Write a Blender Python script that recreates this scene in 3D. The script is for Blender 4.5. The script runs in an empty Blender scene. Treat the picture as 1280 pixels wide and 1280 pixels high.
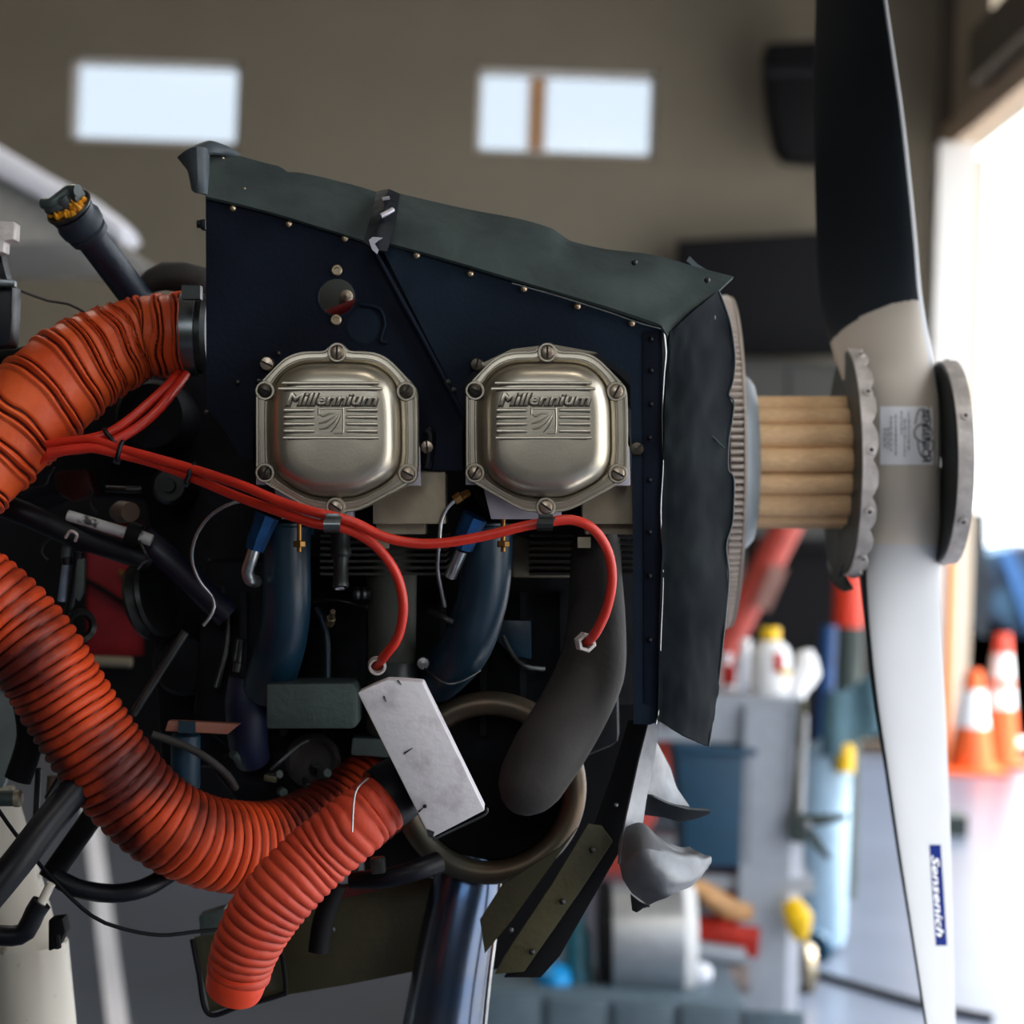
import bpy, bmesh, math, random
from mathutils import Vector, Matrix, noise
rnd = random.Random(7)
SC = bpy.context.scene
COL = SC.collection

# ------------------------------------------------------------------ camera
F_PX = 2667.0                      # 75 mm lens on a 36 mm frame, 1280 px wide
ROLL = math.radians(2.0)
CAM = Vector((0, 0, 1.40))
AX_R = Vector((math.cos(ROLL), 0, math.sin(ROLL)))
AX_U = Vector((-math.sin(ROLL), 0, math.cos(ROLL)))
AX_F = Vector((0, 1, 0))
cam = bpy.data.cameras.new('camera')
cam.lens = 75; cam.sensor_width = 36; cam.clip_end = 400; cam.clip_start = 0.05
cam.dof.use_dof = True; cam.dof.focus_distance = 1.52; cam.dof.aperture_fstop = 6.3
camo = bpy.data.objects.new('camera', cam); COL.objects.link(camo)
camo.matrix_world = Matrix(((AX_R.x, AX_U.x, -AX_F.x, CAM.x), (AX_R.y, AX_U.y, -AX_F.y, CAM.y),
                            (AX_R.z, AX_U.z, -AX_F.z, CAM.z), (0, 0, 0, 1)))
SC.camera = camo

# ------------------------------------------------------------------ world, light, exposure
SC.view_settings.view_transform = 'Standard'
SC.view_settings.look = 'None'
SC.view_settings.exposure = 0.1
SC.view_settings.gamma = 1.0
SC.view_settings.use_curve_mapping = False
w = bpy.data.worlds.new('sky'); SC.world = w; w.use_nodes = True
bg = w.node_tree.nodes['Background']
bg.inputs[0].default_value = (0.90, 0.95, 1.0, 1); bg.inputs[1].default_value = 3.6

def area(name, loc, target, sx, sy, power, color=(1, 1, 1), portal=False):
    l = bpy.data.lights.new(name, 'AREA'); l.shape = 'RECTANGLE'; l.size = sx; l.size_y = sy
    l.energy = power; l.color = color
    o = bpy.data.objects.new(name, l); COL.objects.link(o); o.location = loc
    o.rotation_euler = (Vector(target) - Vector(loc)).to_track_quat('-Z', 'Y').to_euler()
    if portal: l.cycles.is_portal = True
    return o
RW = 2.78          # right wall x
area('door_portal', (RW + .3, 6.2, 1.9), (0, 6.2, 1.9), 14.5, 3.8, 1, portal=True)
area('rear_portal', (-.5, -6.4, 4.1), (-.5, 0, 4.1), 4.0, 2.2, 1, portal=True)
area('added_overhead_light', (0.9, -0.6, 5.9), (0.4, 1.2, 1.2), 1.4, .5, 38, (1.0, .93, .82))  # added key light from above, no fixture built
area('added_overhead_light', (-3.0, 6.0, 6.3), (-3.0, 6.4, 0), 1.6, .6, 80, (1.0, .93, .82))  # added light, unseen, brightens the wing and back wall
sl = bpy.data.lights.new('sun', 'SUN'); sl.energy = 19.0; sl.angle = math.radians(1.2); sl.color = (1.0, .96, .92)
so = bpy.data.objects.new('sun', sl); COL.objects.link(so); so.rotation_euler = (math.radians(-6), math.radians(29), 0)

# ------------------------------------------------------------------ helpers
def P(px, py, d):
    return CAM + AX_R * ((px - 640) * d / F_PX) + AX_U * ((640 - py) * d / F_PX) + AX_F * d

def lin(c):
    out = []
    for v in c:
        v = v / 255.0
        out.append(v / 12.92 if v <= 0.04045 else ((v + 0.055) / 1.055) ** 2.4)
    return (*out, 1)

def mat(name, rgb, rough=.5, metal=0.0, var=.25, scale=30, bump=0.0, bscale=200, spec=.5, rgb2=None, fac=(.4, .7), emit=None, estr=0, trans=0, alpha=1, stretch=None, coat=0, grime=None):
    m = bpy.data.materials.new(name); m.use_nodes = True
    nt = m.node_tree; b = nt.nodes['Principled BSDF']
    b.inputs['Roughness'].default_value = rough; b.inputs['Metallic'].default_value = metal
    b.inputs['Specular IOR Level'].default_value = spec
    b.inputs['Coat Weight'].default_value = coat
    c = lin(rgb)
    tc = nt.nodes.new('ShaderNodeTexCoord'); src = tc.outputs['Object']
    if stretch:
        mp = nt.nodes.new('ShaderNodeMapping'); mp.inputs['Scale'].default_value = stretch
        nt.links.new(src, mp.inputs[0]); src = mp.outputs[0]
    n = nt.nodes.new('ShaderNodeTexNoise'); n.inputs['Scale'].default_value = scale; n.inputs['Detail'].default_value = 6
    nt.links.new(src, n.inputs['Vector'])
    r = nt.nodes.new('ShaderNodeValToRGB'); nt.links.new(n.outputs['Fac'], r.inputs[0])
    r.color_ramp.elements[0].position = fac[0]; r.color_ramp.elements[1].position = fac[1]
    if rgb2 is None:
        r.color_ramp.elements[0].color = (c[0] * (1 - var), c[1] * (1 - var), c[2] * (1 - var), 1)
        r.color_ramp.elements[1].color = (min(1, c[0] * (1 + var)), min(1, c[1] * (1 + var)), min(1, c[2] * (1 + var)), 1)
    else:
        r.color_ramp.elements[0].color = c; r.color_ramp.elements[1].color = lin(rgb2)
    out = r.outputs[0]
    if grime:      # grime caught in the grooves
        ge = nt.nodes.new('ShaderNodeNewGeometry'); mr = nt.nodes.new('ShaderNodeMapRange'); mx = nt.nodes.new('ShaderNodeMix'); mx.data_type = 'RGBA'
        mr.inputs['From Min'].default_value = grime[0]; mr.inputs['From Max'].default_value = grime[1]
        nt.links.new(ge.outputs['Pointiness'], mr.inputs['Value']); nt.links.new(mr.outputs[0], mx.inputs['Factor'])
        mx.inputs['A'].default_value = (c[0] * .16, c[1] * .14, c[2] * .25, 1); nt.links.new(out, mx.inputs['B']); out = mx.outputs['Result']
    nt.links.new(out, b.inputs['Base Color'])
    if bump:
        n2 = nt.nodes.new('ShaderNodeTexNoise'); n2.inputs['Scale'].default_value = bscale; n2.inputs['Detail'].default_value = 4
        nt.links.new(src, n2.inputs['Vector'])
        bp = nt.nodes.new('ShaderNodeBump'); bp.inputs['Strength'].default_value = bump; bp.inputs['Distance'].default_value = .002
        nt.links.new(n2.outputs['Fac'], bp.inputs['Height']); nt.links.new(bp.outputs[0], b.inputs['Normal'])
    if emit:
        b.inputs['Emission Color'].default_value = lin(emit); b.inputs['Emission Strength'].default_value = estr
    if trans: b.inputs['Transmission Weight'].default_value = trans
    return m

class MB:
    """collects geometry in world space"""
    def __init__(s): s.v = []; s.f = []; s.m = []
    def add(s, vs, fs, mi=0):
        o = len(s.v); s.v += [Vector(v) for v in vs]; s.f += [tuple(i + o for i in f) for f in fs]; s.m += [mi] * len(fs); return s
    def box(s, c, e, ax=None, mi=0):
        """c centre, e half extents, ax three axis vectors"""
        a = ax or (Vector((1, 0, 0)), Vector((0, 1, 0)), Vector((0, 0, 1))); c = Vector(c)
        vs = [c + a[0] * e[0] * x + a[1] * e[1] * y + a[2] * e[2] * z for x in (-1, 1) for y in (-1, 1) for z in (-1, 1)]
        return s.add(vs, [(0, 1, 3, 2), (4, 6, 7, 5), (0, 4, 5, 1), (2, 3, 7, 6), (0, 2, 6, 4), (1, 5, 7, 3)], mi)
    def lathe(s, o, axis, prof, n=32, mi=0, close=False, arc=None):
        """prof list of (radius, height along axis)"""
        axis = Vector(axis).normalized(); u = axis.orthogonal().normalized(); v = axis.cross(u)
        o = Vector(o); vs = []; fs = []
        for r, h in prof:
            for i in range(n):
                a = 2 * math.pi * i / n; vs.append(o + axis * h + (u * math.cos(a) + v * math.sin(a)) * max(r, 1e-5))
        for j in range(len(prof) - 1):
            for i in range(n):
                fs.append((j * n + i, j * n + (i + 1) % n, (j + 1) * n + (i + 1) % n, (j + 1) * n + i))
        return s.add(vs, fs, mi)
    def cyl(s, a, b, r, n=24, mi=0, r2=None):
        a = Vector(a); b = Vector(b); L = (b - a).length; r2 = r if r2 is None else r2
        e = min(r, r2) * .12
        return s.lathe(a, b - a, [(0, 0), (r - e, 0), (r, e), (r2, L - e), (r2 - e, L), (0, L)], n, mi)
    def tube(s, pts, rad, n=16, mi=0, caps=True, fn=None, step=None):
        """pts world points; rad number or list; fn(arclength, angle) -> radius factor"""
        pts, rr = spline(pts, rad, step)
        vs = []; fs = []; L = 0
        t = (pts[1] - pts[0]).normalized(); u = t.orthogonal().normalized()
        for i, p in enumerate(pts):
            t2 = (pts[min(i + 1, len(pts) - 1)] - pts[max(i - 1, 0)]).normalized()
            u = (u - t2 * u.dot(t2)).normalized(); w_ = t2.cross(u)
            if i: L += (p - pts[i - 1]).length
            for k in range(n):
                a = 2 * math.pi * k / n; f = fn(L, a) if fn else 1
                vs.append(p + (u * math.cos(a) + w_ * math.sin(a)) * rr[i] * f)
        for j in range(len(pts) - 1):
            for k in range(n):
                fs.append((j * n + k, j * n + (k + 1) % n, (j + 1) * n + (k + 1) % n, (j + 1) * n + k))
        if caps:
            m = len(vs); vs += [pts[0], pts[-1]]; q = (len(pts) - 1) * n
            for k in range(n):
                fs.append((m, (k + 1) % n, k)); fs.append((m + 1, q + k, q + (k + 1) % n))
        return s.add(vs, fs, mi)
    def slab(s, pts, th, mi=0, bev=0.0, back=None):
        """pts: (px,py,d) outline facing the camera, thickness goes away from it"""
        bm = bmesh.new()
        vs = [bm.verts.new(P(*p)) for p in pts]
        f = bm.faces.new(vs)
        ext = bmesh.ops.extrude_face_region(bm, geom=[f])
        dv = (back or AX_F) * th
        for g in ext['geom']:
            if isinstance(g, bmesh.types.BMVert): g.co += dv
        if bev:
            es = [e for e in bm.edges]
            bmesh.ops.bevel(bm, geom=es, offset=bev, segments=2, affect='EDGES', profile=.6)
        bmesh.ops.triangulate(bm, faces=[f for f in bm.faces if len(f.verts) > 4])
        bmesh.ops.recalc_face_normals(bm, faces=bm.faces)
        bm.verts.index_update()
        s.add([v.co.copy() for v in bm.verts], [tuple(v.index for v in f.verts) for f in bm.faces], mi)
        bm.free(); return s
    def sheet(s, rows, th, nu=24, nv=10, mi=0, fn=None):
        """rows: list of polylines of (px,py,d), lofted into a sheet with thickness th; fn(u,v)-> offset along normal"""
        R_ = [resample([P(*p) for p in r], nu) for r in rows]
        g = []
        for j in range(nv + 1):
            t = j / nv * (len(R_) - 1); a = min(int(t), len(R_) - 2); k = t - a
            p0 = R_[max(a - 1, 0)]; p1 = R_[a]; p2 = R_[a + 1]; p3 = R_[min(a + 2, len(R_) - 1)]
            g.append([cr(p0[i], p1[i], p2[i], p3[i], k) for i in range(nu + 1)])
        def nrm(j, i):
            a = g[min(j + 1, nv)][i] - g[max(j - 1, 0)][i]; b = g[j][min(i + 1, nu)] - g[j][max(i - 1, 0)]
            n = a.cross(b)
            if n.length < 1e-12: return -AX_F
            n.normalize()
            return n if n.dot(AX_F) < 0 else -n
        N = [[nrm(j, i) for i in range(nu + 1)] for j in range(nv + 1)]
        if fn: g = [[g[j][i] + N[j][i] * fn(i / nu, j / nv) for i in range(nu + 1)] for j in range(nv + 1)]
        W = nu + 1; top = [p for r in g for p in r]; bot = [g[j][i] - N[j][i] * th for j in range(nv + 1) for i in range(W)]
        o = len(top); fs = []
        for j in range(nv):
            for i in range(nu):
                a, b, c, d = j * W + i, j * W + i + 1, (j + 1) * W + i + 1, (j + 1) * W + i
                fs += [(a, b, c, d), (o + d, o + c, o + b, o + a)]
        for i in range(nu):
            fs += [(i + 1, i, o + i, o + i + 1), (nv * W + i, nv * W + i + 1, o + nv * W + i + 1, o + nv * W + i)]
        for j in range(nv):
            fs += [(j * W, (j + 1) * W, o + (j + 1) * W, o + j * W), ((j + 1) * W + nu, j * W + nu, o + j * W + nu, o + (j + 1) * W + nu)]
        return s.add(top + bot, fs, mi)
    def build(s, name, m, parent=None, smooth=True, angle=35):
        me = bpy.data.meshes.new(name); me.from_pydata([tuple(v) for v in s.v], [], s.f)
        for x in (m if isinstance(m, (list, tuple)) else [m]): me.materials.append(x)
        if isinstance(m, (list, tuple)): me.polygons.foreach_set('material_index', s.m)
        bm = bmesh.new(); bm.from_mesh(me); bmesh.ops.remove_doubles(bm, verts=bm.verts, dist=2e-6)
        bmesh.ops.recalc_face_normals(bm, faces=bm.faces)
        if smooth:
            for f in bm.faces: f.smooth = True
            for e in bm.edges:
                if len(e.link_faces) == 2 and e.calc_face_angle(0) > math.radians(angle): e.smooth = False
        bm.to_mesh(me); bm.free(); me.update()
        o = bpy.data.objects.new(name, me); COL.objects.link(o)
        if parent is not None: o.parent = parent
        return o

def cr(p0, p1, p2, p3, t):
    return .5 * ((2 * p1) + (p2 - p0) * t + (2 * p0 - 5 * p1 + 4 * p2 - p3) * t * t + (3 * p1 - p0 - 3 * p2 + p3) * t ** 3)
def spline(pts, rad, step=None):
    pts = [Vector(p) for p in pts]
    rr = rad if isinstance(rad, (list, tuple)) else [rad] * len(pts)
    if len(pts) == 2 and not step: return pts, list(rr)
    op = []; orr = []; n = len(pts)
    for i in range(n - 1):
        p0, p1, p2, p3 = pts[max(i - 1, 0)], pts[i], pts[i + 1], pts[min(i + 2, n - 1)]
        k = max(2, int((p2 - p1).length / step)) if step else 8
        for j in range(k):
            t = j / k; op.append(cr(p0, p1, p2, p3, t)); orr.append(rr[i] * (1 - t) + rr[i + 1] * t)
    op.append(pts[-1]); orr.append(rr[-1]); return op, orr
def resample(pts, n):
    L = [0]
    for a, b in zip(pts, pts[1:]): L.append(L[-1] + (b - a).length)
    out = []; k = 0
    for i in range(n + 1):
        s = L[-1] * i / n
        while k < len(pts) - 2 and L[k + 1] < s: k += 1
        t = (s - L[k]) / max(L[k + 1] - L[k], 1e-9); out.append(pts[k].lerp(pts[k + 1], min(max(t, 0), 1)))
    return out
def smooth2(pts, it=2):
    for _ in range(it):
        q = []
        for a, b in zip(pts, pts[1:] + pts[:1]):
            q += [(a[0] * .75 + b[0] * .25, a[1] * .75 + b[1] * .25), (a[0] * .25 + b[0] * .75, a[1] * .25 + b[1] * .75)]
        pts = q
    return pts
def PX(r, d): return r * d / F_PX
def tag(o, label=None, cat=None, group=None, kind=None):
    if label: o['label'] = label
    if cat: o['category'] = cat
    if group: o['group'] = group
    if kind: o['kind'] = kind
    return o
def allc(o):
    r = []
    for c in o.children: r.append(c); r += allc(c)
    return r
def bb(objs):
    vs = [v.co for o in objs if o.type == 'MESH' for v in o.data.vertices]
    lo = Vector((min(v.x for v in vs), min(v.y for v in vs), min(v.z for v in vs)))
    hi = Vector((max(v.x for v in vs), max(v.y for v in vs), max(v.z for v in vs)))
    return Vector(((lo.x + hi.x) / 2, (lo.y + hi.y) / 2, lo.z))
def base(name):
    e = bpy.data.objects.new(name, None); e.empty_display_size = .02; COL.objects.link(e); return e
def fin(o, label=None, cat=None, group=None, kind=None):
    """origin of the whole thing to its base; all meshes were built in world space"""
    ms = [x for x in [o] + allc(o) if x.type == 'MESH']
    c = bb(ms); seen = set()
    for x in ms:
        if x.data.name not in seen: x.data.transform(Matrix.Translation(-c)); seen.add(x.data.name)
    o.location = c
    return tag(o, label, cat, group, kind)
def one(name, mb, m, label, cat, group=None, smooth=True, kind=None, angle=35):
    return fin(mb.build(name, m, None, smooth, angle), label, cat, group, kind)
def copy_tree(o, parent=None):
    c = o.copy(); COL.objects.link(c)
    if parent is not None: c.parent = parent
    for ch in list(o.children): copy_tree(ch, c)
    return c
def text_mesh(body, size, depth, bold=0.0, shear=0.0, sx=1.0, bevel=0.0):
    cu = bpy.data.curves.new('txt', 'FONT'); cu.body = body; cu.size = size; cu.extrude = depth; cu.offset = bold
    cu.shear = shear; cu.align_x = 'CENTER'; cu.align_y = 'CENTER'; cu.resolution_u = 3; cu.bevel_depth = bevel; cu.bevel_resolution = 1
    o = bpy.data.objects.new('txt', cu); COL.objects.link(o)
    dg = bpy.context.evaluated_depsgraph_get(); me = bpy.data.meshes.new_from_object(o.evaluated_get(dg))
    vs = [(v.co.x * sx, v.co.y, v.co.z) for v in me.vertices]; fs = [tuple(p.vertices) for p in me.polygons]
    bpy.data.objects.remove(o); bpy.data.curves.remove(cu); bpy.data.meshes.remove(me)
    return vs, fs
def put_text(mb, body, o, ax, ay, size, depth, mi=0, **k):
    """o centre, ax reading direction, ay up direction of letters"""
    vs, fs = text_mesh(body, size, depth, **k); an = ax.cross(ay)
    return mb.add([o + ax * v[0] + ay * v[1] + an * v[2] for v in vs], fs, mi)

# ------------------------------------------------------------------ materials
M = dict(
    wall=mat('painted_wall', (122, 114, 99), .8, var=.04, scale=2),
    ceil=mat('ceiling_paint', (150, 142, 130), .85, var=.05, scale=2),
    floor=mat('epoxy_floor', (68, 76, 90), .3, var=.08, scale=1.5, bump=.05, bscale=20),
    wtrim=mat('white_trim', (215, 212, 208), .5, var=.04),
    dtrim=mat('brown_steel', (90, 80, 68), .5, var=.15),
    cream=mat('cream_beam', (210, 185, 160), .6, var=.08),
    line=mat('floor_paint_white', (250, 248, 255), .5, var=.05),
    glass=mat('window_glass', (134, 140, 146), .1, var=0, trans=1),
    navy=mat('navy_baffle_paint', (8, 13, 26), .6, scale=14, bump=.15, bscale=300, rgb2=(16, 24, 38), spec=.1),
    navy2=mat('navy_baffle_paint_worn', (12, 20, 34), .6, scale=10, bump=.15, bscale=300, rgb2=(24, 36, 48), spec=.1),
    seal=mat('grey_green_seal', (40, 48, 48), .65, scale=18, bump=.4, bscale=90, rgb2=(64, 74, 72), fac=(.3, .75), spec=.15),
    fseal=mat('dark_front_seal', (12, 17, 22), .75, scale=16, bump=.25, bscale=60, rgb2=(30, 36, 38), fac=(.35, .8), spec=.06),
    flap=mat('blue_grey_flap', (66, 74, 80), .5, var=.25, spec=.25, scale=25, bump=.4, bscale=60),
    cover=mat('cast_aluminium', (182, 174, 158), .36, .9, var=.14, scale=18, bump=.05, bscale=700),
    relief_shade=mat('casting_shade', (70, 64, 54), .6, .4, var=.2, scale=80),  # dark tone for the painted shade under the cover relief
    screw=mat('screw_steel', (172, 156, 138), .35, .95, var=.2, scale=200),
    dscrew=mat('screw_dark', (82, 76, 66), .4, .95, var=.2, scale=200),
    rivet=mat('rivet_brass', (205, 180, 150), .3, .9, var=.1),
    slot=mat('black_slot', (10, 10, 10), .8, var=0),
    red=mat('silicone_lead_red', (196, 42, 24), .38, var=.12, scale=60, bump=.12, bscale=400),
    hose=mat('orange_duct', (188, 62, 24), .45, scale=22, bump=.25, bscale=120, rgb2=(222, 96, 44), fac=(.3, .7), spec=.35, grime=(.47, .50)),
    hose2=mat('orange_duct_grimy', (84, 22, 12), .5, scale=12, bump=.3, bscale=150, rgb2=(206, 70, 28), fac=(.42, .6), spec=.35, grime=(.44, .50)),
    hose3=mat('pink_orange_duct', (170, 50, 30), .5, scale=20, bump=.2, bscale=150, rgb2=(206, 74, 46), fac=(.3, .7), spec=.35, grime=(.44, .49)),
    hglow=mat('orange_duct_lit_end', (226, 66, 30), .5, var=.1),
    band=mat('band_clamp_steel', (110, 116, 118), .3, .9, var=.15),
    dsteel=mat('dark_steel', (60, 62, 62), .4, .8, var=.3, scale=40),
    black=mat('black_paint', (11, 13, 20), .42, var=.3, scale=30, spec=.25),
    mblack=mat('matt_black', (7, 7, 11), .75, var=.3, scale=30, spec=.2),
    deep=mat('engine_dark_casting', (9, 11, 18), .7, spec=.2, var=.5, scale=40, bump=.5, bscale=80),
    blueint=mat('blue_intake_paint', (10, 42, 60), .38, scale=25, var=.25, bump=.1),
    bluefit=mat('blue_anodised', (24, 72, 120), .3, .6, scale=80, var=.3),
    silver=mat('bare_aluminium', (165, 168, 170), .3, .95, var=.15, scale=60),
    dullal=mat('dull_aluminium', (150, 140, 120), .55, .55, var=.12, scale=60, bump=.1),
    lav=mat('pale_gasket_plate', (176, 172, 182), .5, .5, var=.1),
    fast=mat('fastener_tan', (150, 134, 112), .4, .8, var=.2, scale=200),
    brass=mat('brass', (150, 110, 60), .35, .9, var=.2),
    exh=mat('exhaust_brown', (46, 42, 40), .75, .1, scale=25, var=.25, bump=.2),
    exh2=mat('exhaust_grey_green', (64, 66, 58), .65, .2, scale=20, var=.3, bump=.2),
    stack=mat('heat_blued_steel', (60, 86, 120), .25, .9, scale=9, rgb2=(110, 108, 108), fac=(.35, .65)),
    ring=mat('heat_stained_ring', (78, 76, 66), .42, .7, scale=14, rgb2=(98, 78, 60), fac=(.4, .65)),
    shield=mat('pale_heat_shield', (172, 165, 170), .55, .2, scale=50, bump=.15, rgb2=(206, 202, 206), fac=(.28, .5)),
    sump=mat('grey_green_casting', (56, 68, 66), .6, .2, var=.15, scale=40, bump=.3),
    olive=mat('zinc_chromate_olive', (66, 62, 38), .5, .2, scale=12, var=.3, bump=.2),
    propb=mat('prop_black', (26, 32, 38), .6, var=.15, scale=8, spec=.2),
    hubp=mat('hub_beige', (184, 174, 162), .5, var=.05, scale=8),  # hub section, more beige than the blades
    propw=mat('prop_white', (176, 177, 180), .55, var=.04, scale=8, spec=.3),
    bulk=mat('bulkhead_dark', (44, 52, 52), .5, .2, var=.2, scale=20),
    flange=mat('flange_aluminium', (196, 188, 184), .5, .15, var=.2, scale=60, bump=.3),
    gear=mat('gear_steel', (205, 192, 182), .45, .2, var=.1),
    pulley=mat('grey_pulley', (120, 128, 134), .45, .3, var=.05),
    tan=mat('tan_rod', (216, 178, 134), .6, var=.15, scale=30, stretch=(4, 40, 40)),
    decal=mat('decal_white', (226, 226, 232), .7, var=.02, spec=.05),
    decalb=mat('decal_blue', (16, 36, 104), .8, var=.1, spec=.02),
    ink=mat('ink_grey', (104, 102, 102), .8, var=.05, spec=.02),
    inkb=mat('ink_black', (20, 22, 28), .8, var=.05, spec=.02),
    yel=mat('yellow_grease', (225, 150, 10), .45, var=.3, scale=200),
    scoop=mat('scuffed_aluminium', (96, 98, 102), .45, .6, scale=24, rgb2=(140, 142, 146), bump=.3, bscale=80, fac=(.35, .7)),
    legw=mat('leg_white', (205, 198, 184), .45, scale=60, rgb2=(120, 104, 84), fac=(.62, .72)),
    tube_w=mat('white_stencilled', (170, 172, 172), .5, scale=90, rgb2=(40, 44, 48), fac=(.58, .66)),
    cart=mat('cart_grey', (160, 166, 176), .4, .3, var=.05),
    cartw=mat('cart_light', (215, 218, 228), .4, .2, var=.05),
    bin=mat('bin_blue', (16, 62, 88), .5, var=.1),
    teal=mat('teal_cloth', (66, 98, 110), .7, var=.15),
    tote=mat('tote_grey', (86, 104, 116), .5, var=.1),
    redp=mat('red_plastic', (205, 30, 20), .45, var=.15),
    redd=mat('red_paint_dark', (150, 14, 28), .5, var=.15),
    redpole=mat('red_pole_paint', (176, 62, 50), .45, var=.15),
    ora=mat('cone_orange', (236, 100, 40), .5, var=.1),
    orap=mat('orange_post', (230, 150, 90), .6, var=.1),
    whp=mat('white_plastic', (238, 238, 240), .4, var=.03),
    yelp=mat('yellow_plastic', (250, 200, 20), .4, var=.05),
    skin=mat('tan_cloth', (200, 150, 100), .6, var=.15),
    chrome=mat('brushed_drum', (215, 220, 226), .38, .9, var=.05),
    lblue=mat('light_blue_gas', (150, 178, 200), .4, var=.05),
    dgreen=mat('dark_green', (40, 52, 48), .6, var=.1),
    outblue=mat('outdoor_blue', (8, 34, 62), .5, scale=1.5, rgb2=(60, 100, 130), fac=(.45,.6)),
    outdark=mat('outdoor_grey', (34, 40, 48), .6, scale=2, var=.3),
    apron=mat('apron_concrete', (160, 160, 160), .8, var=.05, scale=1),
    wing=mat('wing_white', (236, 236, 244), .35, var=.02),
    wingg=mat('wing_grey', (160, 158, 152), .6, var=.08),
)

# ================================================================== THE SETTING
BY = 14.0            # back wall distance
def struct(name, mb, m, smooth=False):
    o = mb.build(name, m, None, smooth); return tag(o, kind='structure')
def hole_wall(mb, y0, y1, x0, x1, z0, z1, holes):
    """wall slab in the XZ plane with rectangular holes (x0,x1,z0,z1)"""
    xs = sorted({x0, x1, *[h[0] for h in holes], *[h[1] for h in holes]})
    zs = sorted({z0, z1, *[h[2] for h in holes], *[h[3] for h in holes]})
    for a, b in zip(xs, xs[1:]):
        for c, d in zip(zs, zs[1:]):
            cx, cz = (a + b) / 2, (c + d) / 2
            if any(h[0] < cx < h[1] and h[2] < cz < h[3] for h in holes): continue
            mb.box((cx, (y0 + y1) / 2, cz), ((b - a) / 2, (y1 - y0) / 2, (d - c) / 2))
LW = -8.5; RY = -6.5; CZ = 6.6
def wpt(px, py, d=BY): p = P(px, py, d); return p.x, p.z
wins = []
for (a, b, c, d) in ((88, 300, 74, 179), (596, 819, 87, 194)):
    x0, z1 = wpt((a + 0), c + 2); x1, z0 = wpt(b, d)
    x0 = (wpt(a + 2, c)[0] + wpt(a - 2, d)[0]) / 2; x1 = (wpt(b + 2, c)[0] + wpt(b - 2, d)[0]) / 2
    z1 = (wpt(a, c)[1] + wpt(b, c)[1]) / 2; z0 = (wpt(a, d)[1] + wpt(b, d)[1]) / 2
    wins.append((x0, x1, z0, z1))
mb = MB(); hole_wall(mb, BY, BY + .2, LW, RW + .1, 0, CZ, wins); struct('wall_back', mb, M['wall'])
mb = MB(); mb.box(((LW + RW) / 2, (RY + BY) / 2, -.05), ((RW - LW) / 2 + .3, (BY - RY) / 2 + .3, .05)); struct('floor', mb, M['floor'])
mb = MB(); mb.box(((LW + RW) / 2, (RY + BY) / 2, CZ + .05), ((RW - LW) / 2 + .3, (BY - RY) / 2 + .3, .05)); struct('ceiling', mb, M['ceil'])
mb = MB(); mb.box((LW - .1, (RY + BY) / 2, CZ / 2), (.1, (BY - RY) / 2, CZ / 2)); struct('wall_left', mb, M['wall'])
DH = P(1172, 190, 13.6).z          # door head height
mb = MB(); mb.box((RW + .1, (RY - 1.5) / 2, CZ / 2), (.1, (-1.5 - RY) / 2, CZ / 2))
zb = P(1235, 26, 12.46).z; ya, yb = 12.25, 12.85
mb.box((RW + .1, (BY - 1.5) / 2, (zb + DH + .1) / 2), (.1, (BY + 1.5) / 2, (zb - DH - .1) / 2))
mb.box((RW + .1, (BY - 1.5) / 2, (CZ + zb + .9) / 2), (.1, (BY + 1.5) / 2, (CZ - zb - .9) / 2))
mb.box((RW + .1, (ya - 1.5) / 2, zb + .45), (.1, (ya + 1.5) / 2, .45)); mb.box((RW + .1, (yb + BY) / 2, zb + .45), (.1, (BY - yb) / 2, .45))
mb.box((RW + .1, BY - .1, DH / 2), (.1, .15, DH / 2)); struct('wall_right', mb, mat('door_wall_bounce', (190, 178, 160), .8, var=.04, scale=2))  # lighter than the other walls: bounced light put into the colour
mb = MB(); hole_wall(mb, RY - .2, RY, LW, RW + .1, 0, CZ, [(-2.5, 1.5, 3.0, 5.2)]); struct('wall_rear', mb, M['wall'])  # unseen high opening, added to let light in from above
for k, (x0, x1, z0, z1) in enumerate(wins):
    mb = MB(); t = .03
    for (cx, cz, ex, ez) in (((x0 + x1) / 2, z0, (x1 - x0) / 2, t), ((x0 + x1) / 2, z1, (x1 - x0) / 2, t), (x0, (z0 + z1) / 2, t, (z1 - z0) / 2), (x1, (z0 + z1) / 2, t, (z1 - z0) / 2)):
        mb.box((cx, BY + .1, cz), (ex, .06, ez))
    wf = struct('window_%d' % (k + 1), mb, M['wtrim'])
    g = MB(); g.box(((x0 + x1) / 2, BY + .1, (z0 + z1) / 2), ((x1 - x0) / 2 - .02, .003, (z1 - z0) / 2 - .02)); g.build('pane', M['glass'], wf, False)
# door frame post, head beam, corner trim
pl = P(1160, 400, 13.4).x
mb = MB(); mb.box((pl + .12, 13.35, DH / 2), (.115, .12, DH / 2)); struct('trim_1', mb, M['wtrim'])
mb = MB(); mb.box((RW - .06, 6.2, DH + .08), (.06, 7.4, .08)); struct('trim_2', mb, M['cream'])
mb = MB(); mb.box((RW - .12, 5.5, DH + .34), (.10, 6.9, .15)); struct('trim_3', mb, M['dtrim'])
mb = MB(); mb.box((RW - .04, 13.95, CZ / 2), (.04, .04, CZ / 2)); struct('trim_4', mb, M['dtrim'])
mb = MB(); mb.box((30 + RW, 6, -.06), (30, 60, .05)); struct('ground', mb, M['apron'])
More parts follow.
